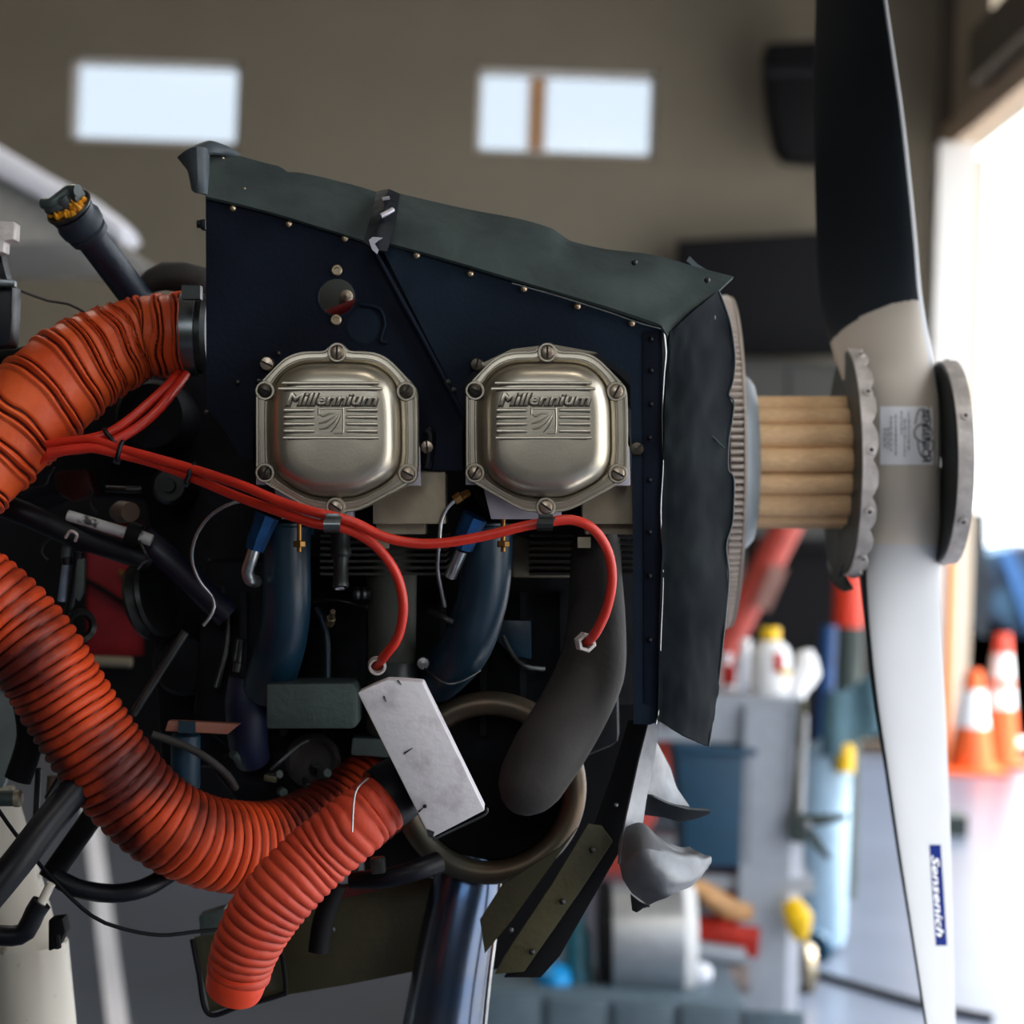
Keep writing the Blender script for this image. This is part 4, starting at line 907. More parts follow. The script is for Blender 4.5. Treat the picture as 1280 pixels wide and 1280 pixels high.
# cluster between the duct and the casting
rg = random.Random(11)
root = base('carburettor_body')
b = MB(); b.slab([(x, y, 1.70) for x, y in ((300, 925), (440, 925), (450, 1000), (300, 1010), (260, 960))], .12, bev=.01); b.build('body', M['deep'], root)
b = MB(); b.lathe(P(392, 950, 1.69), -AX_F, [(.022, -.01), (.022, .006), (.018, .009), (.014, .006), (0, .006)], 28); b.build('round_port', M['exh'], root)
for k in range(7):
    x, y = 270 + rg.random() * 150, 935 + rg.random() * 60
    b = MB(); b.cyl(P(x, y, 1.67), P(x + rg.uniform(-14, 14), y + rg.uniform(-14, 14), 1.66), PX(rg.uniform(4, 8), 1.67), rg.choice((6, 12))); b.build('linkage_piece', M[rg.choice(('dsteel', 'exh', 'sump'))], root)
b = MB(); b.slab([(330, 968, 1.655), (346, 971, 1.655), (345, 979, 1.655), (329, 976, 1.655)], .005, bev=.001); b.build('yellow_tag', M['olive'], root)
b = MB(); b.tube([P(*p) for p in ((385, 925, 1.66), (372, 932, 1.655), (352, 950, 1.65), (338, 962, 1.65))], PX(2.5, 1.65), 8); b.build('link_rod', M['dsteel'], root)
fin(root, 'dark carburettor body with linkage behind the dip of the long duct', 'carburettor')
def pipe(name, pts, r, m, label, cat, taper=None, n=24):
    root = MB(); root.tube([P(*p) for p in pts], taper and [PX(t, pts[0][2]) for t in taper] or PX(r, pts[0][2]), n, step=.008); return one(name, root, M[m] if isinstance(m, str) else m, label, cat)
pipe('grey_hose', ((190, 918, 1.60), (230, 932, 1.605), (262, 950, 1.61), (285, 970, 1.62), (294, 985, 1.63)), 5, 'exh', 'thin dark grey hose crossing behind the long duct toward the carburettor', 'hose')
one('blue_filter', MB().lathe(P(232, 985, 1.64), AX_U, [(0, 0), (PX(18, 1.6), 0), (PX(19, 1.6), .003), (PX(19, 1.6), .04), (PX(12, 1.6), .045), (0, .046)], 24), mat('teal_filter', (24, 60, 82), .5), 'dark teal canister tucked behind the long duct below the salmon bar', 'canister')

# ================================================================== LEFT SIDE: ACCESSORIES, MOUNT
root = base('accessory_case')
b = MB(); b.slab([(x, y, 1.80) for x, y in ((60, 480), (200, 440), (330, 440), (330, 960), (200, 960), (190, 790), (192, 700), (180, 625), (60, 620), (20, 640), (-60, 640), (-60, 560))], .12, bev=.008); b.build('case', M['deep'], root)
b = MB(); b.lathe(P(213, 607, 1.74), -AX_F, [(PX(24, 1.74), -.06), (PX(24, 1.74), 0), (PX(19, 1.74), .006), (PX(9, 1.74), .006), (PX(8, 1.74), .012), (0, .012)], 28); b.build('magneto_end', M['dsteel'], root)
b = MB(); b.lathe(P(190, 520, 1.74), -AX_F, [(PX(46, 1.74), -.06), (PX(46, 1.74), 0), (PX(40, 1.74), .008), (0, .01)], 36); b.build('magneto_housing', M['deep'], root)
b = MB(); b.lathe(P(230, 830, 1.72), -AX_F, [(PX(40, 1.72), -.08), (PX(40, 1.72), 0), (PX(34, 1.72), .008), (0, .01)], 36); b.build('pump_housing', M['deep'], root)
b = MB(); b.slab([(x, y, 1.75) for x, y in ((66, 590), (110, 586), (118, 616), (92, 628), (70, 616))], .03, bev=.004); b.build('maroon_connector', mat('maroon', (60, 10, 14), .5), root)
b = MB(); b.cyl(P(132, 611, 1.70), P(158, 612, 1.70), PX(4, 1.7), 8); b.cyl(P(158, 612, 1.70), P(177, 612, 1.70), PX(4.5, 1.7), 10); b.build('stud', M['dsteel'], root)
b = MB(); b.tube([P(*p) for p in ((115, 612, 1.70), (113, 630, 1.70), (122, 642, 1.70))], PX(3, 1.7), 8); b.build('lever', M['dsteel'], root)
b = MB(); b.lathe(P(146, 640, 1.69), -AX_F + AX_R * .6, [(0, .03), (PX(12, 1.7), .03), (PX(14, 1.7), .01), (PX(10, 1.7), 0)], 18); b.build('tan_cap', mat('tan_cap', (92, 74, 60), .6), root)
b = MB(); b.tube([P(*p) for p in ((26, 618, 1.66), (38, 610, 1.66), (56, 606, 1.66), (62, 594, 1.66), (68, 584, 1.66))], PX(1.4, 1.66), 6); b.build('thin_wire', M['dsteel'], root)
fin(root, 'black accessory case with magneto behind the crossing red leads', 'engine accessory')
pipe('mount_tube', ((-20, 622, 1.63), (40, 646, 1.63), (90, 668, 1.64), (150, 688, 1.65), (185, 700, 1.66)), 15, 'black', 'black mount tube under the white striped rod, running from the left edge', 'tube')
pipe('mount_tube', ((178, 672, 1.66), (210, 700, 1.66), (240, 728, 1.665), (285, 770, 1.67)), 17, mat('navy_tube', (14, 18, 38), .45, var=.3), 'dark navy mount tube slanting down right from the white striped rod', 'tube')
root = base('control_rod')
b = MB(); b.cyl(P(84, 644, 1.635), P(164, 668, 1.635), PX(7, 1.63), 20); b.build('rod', M['tube_w'], root)
b = MB(); b.cyl(P(170, 668, 1.64), P(190, 676, 1.64), PX(7.5, 1.63), 20); b.build('rod_end', M['tube_w'], root)
b = MB(); b.lathe(P(165, 667, 1.638), (AX_R - AX_U * .35), [(0, -.004), (PX(14, 1.63), -.004), (PX(15, 1.63), 0), (PX(14, 1.63), .006), (0, .006)], 24); b.build('rubber_grommet', M['mblack'], root)
b = MB(); b.tube([P(*p) for p in ((174, 676, 1.63), (180, 688, 1.625), (185, 698, 1.63), (178, 704, 1.63), (172, 712, 1.63))], PX(2, 1.63), 8); b.build('clip_wire', M['dsteel'], root)
fin(root, 'white control rod with worn black marks left of the curved steel line', 'rod')
one('tube_clip', MB().tube([P(*p) for p in ((82, 672, 1.61), (88, 664, 1.605), (96, 668, 1.605), (94, 676, 1.61))], PX(2, 1.6), 8), M['flange'], 'small bright clip on the black mount tube', 'clip')
root = base('strut_rod'); b = MB(); b.cyl(P(85, 672, 1.65), P(82, 698, 1.65), PX(6.5, 1.65), 16); b.build('sleeve', M['sump'], root)
b = MB(); b.cyl(P(83, 704, 1.65), P(77, 752, 1.65), PX(5.5, 1.65), 16); b.build('sleeve', mat('grey_blue_sleeve', (96, 112, 130), .5), root)
b = MB(); b.cyl(P(84, 706, 1.65), P(83, 696, 1.65), PX(7, 1.65), 16); b.build('collar', M['black'], root)
fin(root, 'upright grey rod with blue grey sleeve left of the red box', 'rod')
pipe('mount_tube', ((98, 690, 1.66), (92, 740, 1.66), (78, 800, 1.66)), 7, 'black', 'thin black upright tube left of the red box', 'tube')
one('ring_fitting', MB().lathe(P(98, 782, 1.66), (-AX_F + AX_R * .8), [(PX(14, 1.66), 0), (PX(20, 1.66), 0), (PX(22, 1.66), .004), (PX(19, 1.66), .008), (PX(14, 1.66), .006)], 28), M['dsteel'], 'grey oval ring fitting at the long duct beside the red box', 'fitting')
one('v_belt_pulley', MB().lathe(P(178, 752, 1.69), (AX_R * 1 - AX_F * .35 + AX_U * .25), [(0, 0), (PX(48, 1.69), 0), (PX(50, 1.69), .003), (PX(44, 1.69), .008), (PX(50, 1.69), .012), (PX(47, 1.69), .015), (0, .015)], 40), M['dsteel'], 'slanted thin steel pulley right of the red box', 'pulley')
pipe('push_rod', ((166, 893, 1.60), (200, 840, 1.60), (232, 790, 1.60)), 5.5, 'dsteel', 'straight dark steel rod rising right from the long duct', 'rod')
pipe('mount_tube', ((-30, 1140, 1.50), (20, 1080, 1.51), (60, 1028, 1.53), (105, 975, 1.56)), 20, 'black', 'thick black mount tube slanting up right at the lower left', 'tube')
pipe('mount_tube', ((60, 1100, 1.64), (95, 1050, 1.65), (130, 1000, 1.66)), 14, 'mblack', 'second black mount tube behind the thick one, crossing the white floor stripe', 'tube')
pipe('mount_tube', ((30, 865, 1.62), (38, 920, 1.62), (22, 975, 1.62)), 17, 'mblack', 'short black upright tube left of the long duct', 'tube')
pipe('hydraulic_hose', ((68, 1095, 1.58), (95, 1110, 1.58), (140, 1117, 1.59), (180, 1110, 1.60), (212, 1092, 1.62), (240, 1075, 1.64)), 12, 'black', 'fat black hose bowing across the white floor stripe below the long duct', 'hose')
pipe('control_cable', ((-20, 985, 1.55), (10, 1030, 1.55), (45, 1075, 1.56), (78, 1112, 1.56), (115, 1145, 1.57), (150, 1160, 1.58), (200, 1169, 1.60), (250, 1164, 1.62), (290, 1160, 1.65)), 2.6, 'mblack', 'thin black cable drooping from the left edge to the olive plate', 'cable')
root = base('brake_fitting')
b = MB(); b.tube([P(*p) for p in ((-10, 1168, 1.55), (15, 1170, 1.55), (32, 1164, 1.55), (44, 1140, 1.55), (52, 1128, 1.55))], PX(13, 1.55), 20, step=.006); b.build('elbow', M['black'], root)
b = MB(); b.cyl(P(50, 1132, 1.55), P(64, 1104, 1.55), PX(6, 1.55), 14); b.build('bright_stub', M['legw'], root)
fin(root, 'black elbow fitting with a bright stub at the lower left edge', 'fitting')
one('linkage_bracket', MB().slab([(60, 1150, 1.60), (78, 1148, 1.60), (82, 1165, 1.60), (72, 1185, 1.60), (60, 1190, 1.60)], .02, bev=.002).cyl(P(70, 1170, 1.59), P(72, 1185, 1.585), PX(5, 1.6), 8), M['mblack'], 'small black bracket right of the elbow fitting', 'bracket')
root = base('hose_end'); b = MB(); b.cyl(P(-20, 998, 1.58), P(20, 998, 1.58), PX(10, 1.58), 16); b.build('hose', M['sump'], root)
b = MB(); b.lathe(P(18, 998, 1.58), AX_R, [(0, 0), (PX(11, 1.58), 0), (PX(11, 1.58), .004), (PX(7, 1.58), .006), (0, .006)], 16); b.build('cap', M['dullal'], root); fin(root, 'grey green hose end with tan cap at the left edge', 'hose')
pipe('upright_line', ((48, 960, 1.66), (46, 1000, 1.66), (44, 1040, 1.66)), 4, 'dsteel', 'thin grey upright line left of the thick black mount tube', 'line')
pipe('upright_line', ((66, 970, 1.66), (64, 1000, 1.66), (60, 1030, 1.66)), 7, mat('rusty_tube', (92, 72, 58), .6), 'rust brown upright line beside the thin grey one', 'line')
# nose leg down to the floor
root = base('nose_leg'); gp = P(10, 1160, 1.75)
b = MB(); b.tube([P(-15, 990, 1.75), P(5, 1080, 1.75), P(28, 1180, 1.75), P(45, 1290, 1.75), Vector((P(60, 1290, 1.75).x + .02, 1.75, .35))], [.022, .026, .03, .033, .034], 32, step=.03); b.build('strut', M['legw'], root)
wx = P(60, 1290, 1.75).x + .02
b = MB(); b.lathe((wx - .045, 1.75, .175), (1, 0, 0), [(.05, 0), (.15, 0), (.172, .02), (.175, .045), (.172, .07), (.15, .09), (.05, .09)], 40); b.build('tyre', M['mblack'], root)
b = MB(); b.lathe((wx - .04, 1.75, .175), (1, 0, 0), [(0, 0), (.06, 0), (.06, .08), (0, .08)], 30); b.build('wheel_hub', M['legw'], root)
fin(root, 'cream white chipped nose gear leg at the lower left edge', 'landing gear')
one('side_cowl', MB().slab([(x, y, 1.72) for x, y in ((-40, 860), (0, 862), (16, 880), (26, 910), (20, 940), (4, 985), (-40, 1000))], .01, bev=.002), mat('cowl_grey', (104, 112, 110), .5), 'small pale grey cowl edge at the left frame edge above the hose end', 'cowl')
one('carb_box_flange', MB().tube([P(*p) for p in ((440, 1100, 1.62), (480, 1098, 1.61), (520, 1088, 1.61), (548, 1078, 1.62))], [PX(r, 1.62) for r in (11, 12, 13, 14)], 20, step=.006), M['black'], 'short dark blue black pipe under the short duct end', 'pipe')
pipe('clevis_rod', ((398, 1190, 1.63), (404, 1150, 1.63), (420, 1105, 1.63)), 13, 'mblack', 'stubby black clevis pointing down in front of the olive plate', 'rod')
one('clevis_clamp', MB().slab([(438, 1064, 1.60), (450, 1060, 1.60), (448, 1090, 1.60), (436, 1092, 1.60)], .01, bev=.002).slab([(462, 1074, 1.59), (480, 1072, 1.59), (482, 1092, 1.59), (464, 1094, 1.59)], .012, bev=.002), M['dsteel'], 'grey clamp blocks just right of the short duct', 'clamp')
root = base('olive_plate')
b = MB(); b.slab([(x, y, 1.70) for x, y in ((345, 1130), (400, 1108), (536, 1098), (560, 1100), (516, 1215), (430, 1232), (352, 1245))], .006, bev=.001); b.build('plate', M['olive'], root)
b = MB(); b.slab([(x, y, 1.66) for x, y in ((242, 1172), (300, 1160), (345, 1150), (356, 1240), (262, 1266))], .006, bev=.001); b.build('duct_flange_plate', M['olive'], root)
b = MB(); b.tube([P(x, y, 1.656) for x, y in ((240, 1174), (248, 1215), (260, 1267), (300, 1258), (350, 1244), (357, 1236), (352, 1190), (344, 1150))], PX(3.2, 1.66), 8); b.build('rubber_edge', M['mblack'], root)
b = MB(); b.slab([(410, 1112, 1.69), (475, 1104, 1.69), (474, 1112, 1.69), (412, 1128, 1.69)], .003); b.build('red_stripe', mat('dark_red_tape', (80, 14, 12), .5), root)
rivets(root, [(336, 1208), (415, 1162), (402, 1184)], 4.5, 1.655, M['dsteel'], 'bolt')
fin(root, 'olive primed lower plate under the short duct end', 'plate')
one('scraper_block', MB().slab([(248, 1145, 1.66), (280, 1135, 1.66), (284, 1152, 1.66), (280, 1168, 1.66), (250, 1173, 1.66)], .02, bev=.002), M['sump'], 'small grey block left of the short duct above the olive plate', 'block')

# oil filler
root = base('oil_filler'); A = P(170, 372, 1.69); B = P(82, 254, 1.618); dv = (B - A).normalized(); L = (B - A).length; k_ = 1.67 / F_PX
b = MB(); b.lathe(A - dv * .03, dv, [(20 * k_, 0), (20 * k_, L * .75 + .03), (0, L * .75 + .03)], 36); b.build('tube', mat('blue_black_rubber', (16, 34, 52), .5, var=.2, bump=.2), root)
b = MB(); b.lathe(A, dv, [(20 * k_, L * .66), (25 * k_, L * .67), (26 * k_, L * .72), (24 * k_, L * .74), (28 * k_, L * .76), (29 * k_, L * .82), (26 * k_, L * .86), (27 * k_, L * .9), (28 * k_, L * .93), (0, L * .93)], 40); b.build('collar', mat('blue_black_collar', (20, 36, 50), .55, var=.2), root)
cp = b
b = MB(); b.lathe(A, dv, [(24 * k_, L * .93), (29 * k_, L * .945), (30 * k_, L * .96), (28.5 * k_, L * .975), (26 * k_, L * .965), (0, L * .962)], 44); cpo = b.build('cap_rim', M['dsteel'], root)
u_ = AX_R - dv * dv.dot(AX_R); u_.normalize(); v_ = dv.cross(u_)
b = MB(); b.tube([A + dv * (L * .965 + .005) + u_ * t * .0135 + v_ * .004 * math.sin(t * 3) for t in (-1, -.5, 0, .5, 1)], .0052, 14); b.tube([A + dv * (L * .965 + .0105) + u_ * t * .015 + v_ * .004 * math.sin(t * 3) for t in (-1, -.5, 0, .5, 1)], .0045, 14); b.lathe(A + dv * L * .965, dv, [(.007, 0), (.0065, .012), (0, .013)], 20); b.build('cap_handle', mat('grey_green_handle', (60, 72, 72), .4), root)
rg2 = random.Random(4); b = MB()
for _ in range(60):
    t, r_ = rg2.uniform(0, 2 * math.pi), rg2.uniform(.006, .0155); o_ = A + dv * (L * .965) + (u_ * math.cos(t) + v_ * math.sin(t)) * r_
    b.lathe(o_, dv, [(rg2.uniform(.0018, .0034), 0), (.0016, .003), (0, rg2.uniform(.003, .007))], 7)
g_ = b.build('yellow_sealant', M['yel'], root); g_['label'] = 'crumbly yellow sealant'; g_['kind'] = 'stuff'
fin(root, 'slanted blue black oil filler tube with winged cap and yellow sealant', 'oil filler')
one('starter_cover', MB().tube([P(*p) for p in ((180, 358, 1.70), (205, 345, 1.70), (250, 352, 1.70), (262, 375, 1.70))], [PX(r, 1.7) for r in (12, 18, 20, 18)], 18, step=.01), M['exh'], 'dark dented duct stub behind the steel band clamp', 'duct stub')
root = base('firewall_bracket')
b = MB(); b.slab([(-30, 352, 1.585), (0, 352, 1.585), (16, 356, 1.585), (15, 395, 1.585), (12, 432, 1.585), (-30, 436, 1.585)], .03, bev=.003); b.build('bracket', M['black'], root)
b = MB(); b.slab([(-30, 348, 1.575), (0, 348, 1.575), (18, 350, 1.575), (18, 358, 1.575), (-30, 358, 1.575)], .01, bev=.001); b.build('bracket_edge', M['band'], root)
b = MB(); b.slab([(-30, 312, 1.60), (1, 314, 1.60), (5, 335, 1.60), (10, 352, 1.60), (-30, 352, 1.60)], .02, bev=.002); b.build('riser', M['black'], root)
fin(root, 'black bracket with bright edge at the left frame edge', 'bracket')
one('white_connector', MB().slab([(-30, 275, 1.58), (18, 277, 1.58), (17, 299, 1.58), (5, 301, 1.58), (4, 315, 1.58), (-30, 318, 1.58)], .02, bev=.0012), M['flange'], 'white block connector at the left edge above the black bracket', 'connector')
pipe('thin_cable', ((10, 358, 1.62), (32, 366, 1.62), (60, 376, 1.63), (85, 380, 1.63), (105, 390, 1.64)), 1.6, 'exh', 'thin brown cable from the black bracket to the arched duct', 'cable')
pipe('mount_tube', ((-30, 446, 1.75), (20, 444, 1.75), (50, 436, 1.75)), 9, 'mblack', 'black tube end showing left above the arched duct', 'tube')

# ================================================================== HANGAR CONTENTS
def floor_d(px, py): return onfloor(px, py).y
# wing of another aircraft at the left
root = base('aircraft_wing')
b = MB(); b.slab([(-200, 60, 6.0), (-60, 140, 6.0), (0, 183, 6.0), (60, 218, 6.0), (120, 250, 6.0), (152, 276, 6.0), (160, 292, 6.0), (150, 300, 6.0), (120, 290, 6.0), (60, 255, 6.0), (0, 222, 6.0), (-60, 190, 6.0), (-200, 120, 6.0)], .25, bev=.03); b.build('leading_edge', M['wing'], root)
b = MB(); b.slab([(-200, 110, 6.1), (-60, 180, 6.1), (0, 215, 6.1), (60, 248, 6.1), (120, 285, 6.1), (138, 299, 6.1), (60, 305, 6.1), (-200, 308, 6.1)], .9, bev=.02); b.build('wing_underside', M['wingg'], root)
fin(root, 'white edged aircraft wing tip behind the oil filler', 'aircraft')
def bx(name, px, py, d, wpx, hpx, th, m, label, cat, bev=.1):
    r = .5; x0, x1, y0, y1 = px - wpx / 2, px + wpx / 2, py - hpx / 2, py + hpx / 2
    return one(name, MB().slab([(x0, y0, d), (x1, y0, d), (x1, y1, d), (x0, y1, d)], th, bev=min(wpx, hpx) * d / F_PX * bev), M[m] if isinstance(m, str) else m, label, cat)
root = base('wall_screen')
b = MB(); b.slab([(846, 300, 13.6), (1060, 287, 13.6), (1060, 445, 13.6), (848, 445, 13.6)], .08, bev=.02); b.build('screen_panel', M['mblack'], root)
b = MB(); b.slab([(920, 370, 13.68), (980, 370, 13.68), (980, 400, 13.68), (920, 400, 13.68)], .32); b.build('wall_mount', M['black'], root, False)
fin(root, 'large dark wall panel behind the upper front seal', 'screen')
root = base('wall_heater')
b = MB(); b.slab([(958, 52, 13.3), (1040, 48, 13.3), (1040, 200, 13.3), (985, 196, 13.3), (972, 180, 13.3), (963, 130, 13.3)], .35, bev=.04); b.build('body', M['mblack'], root)
b = MB(); b.slab([(955, 84, 13.28), (1040, 80, 13.28), (1040, 92, 13.28), (955, 95, 13.28)], .05, bev=.01); b.build('band', M['black'], root)
b = MB(); b.slab([(1000, 100, 13.6), (1020, 100, 13.6), (1020, 140, 13.6), (1000, 140, 13.6)], .4); b.build('wall_arm', M['black'], root, False)
fin(root, 'black tapered wall unit left of the upper propeller blade', 'wall unit')
gz = P(985, 500, 13.2)
root = base('storage_cabinet')
b = MB(); x0 = P(905, 500, 13.2).x; x1 = P(1140, 500, 13.2).x; zt = P(985, 452, 13.2).z
b.box(((x0 + x1) / 2, 13.45, zt / 2 + .05), ((x1 - x0) / 2, .25, zt / 2 - .05)); b.build('cabinet_body', mat('cabinet_green', (30, 32, 28), .6, var=.1), root, False)
for k in range(3):
    b = MB(); w3 = (x1 - x0) / 3; b.box((x0 + w3 * (k + .5), 13.19, zt / 2 + .05), (w3 / 2 - .01, .012, zt / 2 - .1)); dd = b.build('door', mat('cabinet_door', (34, 34, 28), .5, var=.1), root, False)
    g = MB(); g.box((x0 + w3 * (k + .9), 13.165, zt / 2 + .1), (.01, .012, .07)); g.build('handle', M['band'], dd, False)
b = MB(); b.box(((x0 + x1) / 2, 13.45, .05), ((x1 - x0) / 2 - .02, .23, .05)); b.build('plinth', M['mblack'], root, False)
fin(root, 'dark green grey storage cabinet behind the tan spacer', 'cabinet')
# tall black bag / machine below the spacer
dM = 9.0
root = base('engine_hoist_pole')
b = MB(); t0 = P(985, 655, 8.6); t1 = P(880, 860, 8.6); di = (t1 - t0).normalized(); bt = t0 + di * ((t0.z - .06) / -di.z)
b.cyl(t0 - di * .25, bt, .062, 24); b.build('pole', M['redpole'], root)
b = MB(); b.slab([(965, 705, 8.5), (985, 712, 8.5), (962, 765, 8.5), (944, 757, 8.5)], .02); b.build('worn_label', mat('pole_label', (150, 110, 100), .6), root, False)
b = MB(); b.box((bt.x, 8.6, .04), (.25, .25, .04)); b.build('foot_plate', M['redpole'], root, False)
fin(root, 'slanting red steel pole seen between pulley and propeller', 'pole')
root = base('wheeled_bin')
x0 = P(945, 700, 9.2).x; x1 = P(1052, 700, 9.2).x; zt = P(1000, 686, 9.2).z
b = MB(); b.box(((x0 + x1) / 2, 9.4, zt / 2 + .08), ((x1 - x0) / 2, .22, zt / 2 - .08)); b.build('bin_body', M['mblack'], root, False)
b = MB(); b.box(((x0 + x1) / 2, 9.38, zt + .02), ((x1 - x0) / 2 + .02, .25, .025)); b.build('lid', M['mblack'], root, False)
for s_ in (0, 1):
    b = MB(); b.cyl((x0 + .05 + s_ * (x1 - x0 - .14), 9.22, .08), (x0 + .09 + s_ * (x1 - x0 - .14), 9.22, .08), .08, 20); b.build('wheel', M['mblack'], root)
fin(root, 'tall black bin behind the white jug', 'bin')
# extinguisher like red cylinder on dark base
root = base('fire_extinguisher'); o = P(1060, 783, 8.0)
rx = PX(19, 8.0)
b = MB(); b.lathe((o.x, 8, 0), (0, 0, 1), [(0, P(0, 783, 8).z + .02), (rx, o.z), (rx, o.z + .24), (rx * .85, o.z + .29), (rx * .4, o.z + .33), (0, o.z + .34)], 28); b.build('cylinder', mat('extinguisher_red', (226, 62, 36), .4, var=.05), root)
b = MB(); b.lathe((o.x, 8, 0), (0, 0, 1), [(0, 0), (rx * 1.15, 0), (rx * .98, o.z + .03), (0, o.z + .03)], 28); b.build('stand', M['dgreen'], root)
b = MB(); b.cyl((o.x, 8, o.z + .33), (o.x, 8, o.z + .38), .02, 12); b.box((o.x, 7.98, o.z + .39), (.05, .012, .012)); b.build('valve', M['black'], root, False)
fin(root, 'red cylinder on dark green stand left of the lower blade', 'extinguisher')
one('blue_broom', MB().cyl(Vector((P(1030, 860, 7.6).x, 7.6, 0.02)), P(1036, 782, 7.6), .035, 14, r2=.03), mat('broom_blue', (14, 66, 120), .5), 'blue handle standing left of the dark green stand', 'handle')
# cart
dC = 5.6
root = base('tool_cart')
xa, xb_ = P(938, 900, dC).x, P(1008, 900, dC).x; zt = P(950, 872, dC).z
b = MB(); b.box((xa + .045, dC, zt / 2), (.065, .05, zt / 2 - .02)); b.build('corner_post', M['cart'], root, True, 20)
b = MB(); b.box((xb_ - .018, dC + .02, zt / 2 - .01), (.02, .035, zt / 2 - .03)); b.build('post_edge', M['cartw'], root, False)
b = MB(); b.box((xa - .22, dC + .32, zt - .06), (.36, .34, .06)); b.build('tray', M['cart'], root, False)
b = MB(); b.box((xa - .06, dC + .30, .45), (.24, .32, .02)); b.build('shelf', M['cart'], root, False)
b = MB(); b.box((xb_ - .03, dC + .62, zt / 2), (.04, .05, zt / 2 - .02)); b.build('post', M['cartw'], root, False)
b = MB(); b.box((xa - .52, dC + .6, zt / 2), (.05, .05, zt / 2 - .02)); b.build('post', M['cart'], root, False)
b = MB(); b.box((xa - .22, dC - .03, zt - .03), (.005, .004, .06)); b.build('tray_groove', M['dtrim'], root, False)
fin(root, 'tall grey tool cart with a wide corner post left of the lower blade', 'cart')
def bottle(name, px, ybot, d, wpx, hpx, m, capm, label, cat, cappx=None, spots=()):
    root = base(name); o = P(px, ybot, d); r = PX(wpx / 2, d); h = PX(hpx, d)
    b = MB(); b.lathe(o, AX_U, [(0, 0), (r * .94, 0), (r, h * .05), (r, h * .62), (r * .85, h * .74), (r * .42, h * .84), (r * .42, h * .88), (0, h * .88)], 28); b.build('bottle_body', m, root)
    if capm: b = MB(); b.lathe(o, AX_U, [(r * .48, h * .84), (r * .5, h), (r * .44, h * 1.02), (0, h * 1.02)], 20); b.build('cap', capm, root)
    for (sx_, sy_, sw, sh, sm) in spots:
        b = MB(); b.slab([(sx_, sy_, d - r - .003), (sx_ + sw, sy_ + 2, d - r - .003), (sx_ + sw, sy_ + sh, d - r - .003), (sx_ + 1, sy_ + sh, d - r - .003)], .004, bev=.0015); b.build('label_patch', sm, root)
    return fin(root, label, cat)
bottle('jug', 963, 874, 5.75, 52, 88, M['whp'], M['yelp'], 'white jug with yellow cap and red mark on the cart', 'jug', spots=((967, 816, 12, 24, M['redp']), (974, 836, 16, 8, M['yelp'])))
b = MB()
one('white_bag', MB().tube([P(*p) for p in ((1006, 815, 5.8), (1009, 840, 5.78), (996, 858, 5.75), (990, 880, 5.75), (988, 912, 5.75))], [PX(r, 5.8) for r in (10, 17, 15, 14, 8)], 18, step=.02), M['whp'], 'crumpled white bag right of the white jug', 'bag')
bottle('spray_can', 907, 880, 5.9, 28, 62, M['whp'], M['cartw'], 'white and red can on the cart beside the front seal', 'can', spots=((902, 830, 18, 26, M['redp']),))
bottle('spray_can', 932, 876, 6.0, 26, 76, M['cartw'], M['whp'], 'pale grey can between the red marked can and the white jug', 'can')
# blue bin on the cart, rags
root = base('parts_bin'); b = MB(); b.slab([(845, 934, 5.55), (944, 941, 5.55), (942, 1085, 5.55), (856, 1085, 5.55)], .3, bev=.01); b.build('bin_body', M['bin'], root)
b = MB(); b.slab([(843, 930, 5.53), (946, 937, 5.53), (946, 945, 5.53), (843, 940, 5.53)], .33, bev=.004); b.build('rim', M['bin'], root)
fin(root, 'deep blue plastic bin hanging on the grey cart behind the scoop', 'bin')
def blob(name, pts, rad, m, label, cat, amp=.2, seed=0):
    def fn(L, a): return 1 + amp * noise.noise(Vector((math.cos(a) * 1.5 + seed, math.sin(a) * 1.5, L * 9)))
    return one(name, MB().tube([P(*p) for p in pts], [PX(r, pts[0][2]) for r in rad], 28, step=.02, fn=fn), m, label, cat)
blob('rag', ((880, 1086, 5.7), (905, 1104, 5.68), (950, 1112, 5.68)), (12, 30, 32), M['redp'], 'bright red rag under the blue bin', 'rag', seed=1)
blob('rag', ((862, 1158, 5.6), (895, 1168, 5.6), (945, 1172, 5.6)), (14, 26, 32), mat('dark_red_rag', (196, 44, 26), .6, var=.2), 'crumpled orange red rag below the tan glove', 'rag', seed=2)
blob('glove', ((862, 1108, 5.55), (885, 1120, 5.55), (912, 1136, 5.55), (940, 1142, 5.55)), (12, 16, 14, 10), M['skin'], 'tan glove lying over the red rags', 'glove', seed=3)
blob('work_lamp_head', ((866, 1130, 5.5), (874, 1132, 5.5)), (12, 10), M['black'], 'small black round knob left of the tan glove', 'knob', seed=4)
one('drum_hose', MB().tube([P(*p) for p in ((870, 1188, 5.5), (900, 1192, 5.5), (930, 1196, 5.5))], PX(12, 5.5), 16, step=.03), M['cart'], 'short grey hose piece under the orange red rag', 'hose')
blob('paper_sack', ((872, 1240, 5.5), (900, 1226, 5.5), (935, 1222, 5.5)), (8, 16, 20), mat('pinkish_paper', (150, 135, 130), .7), 'pinkish grey sack behind the tote rim', 'sack', seed=5)
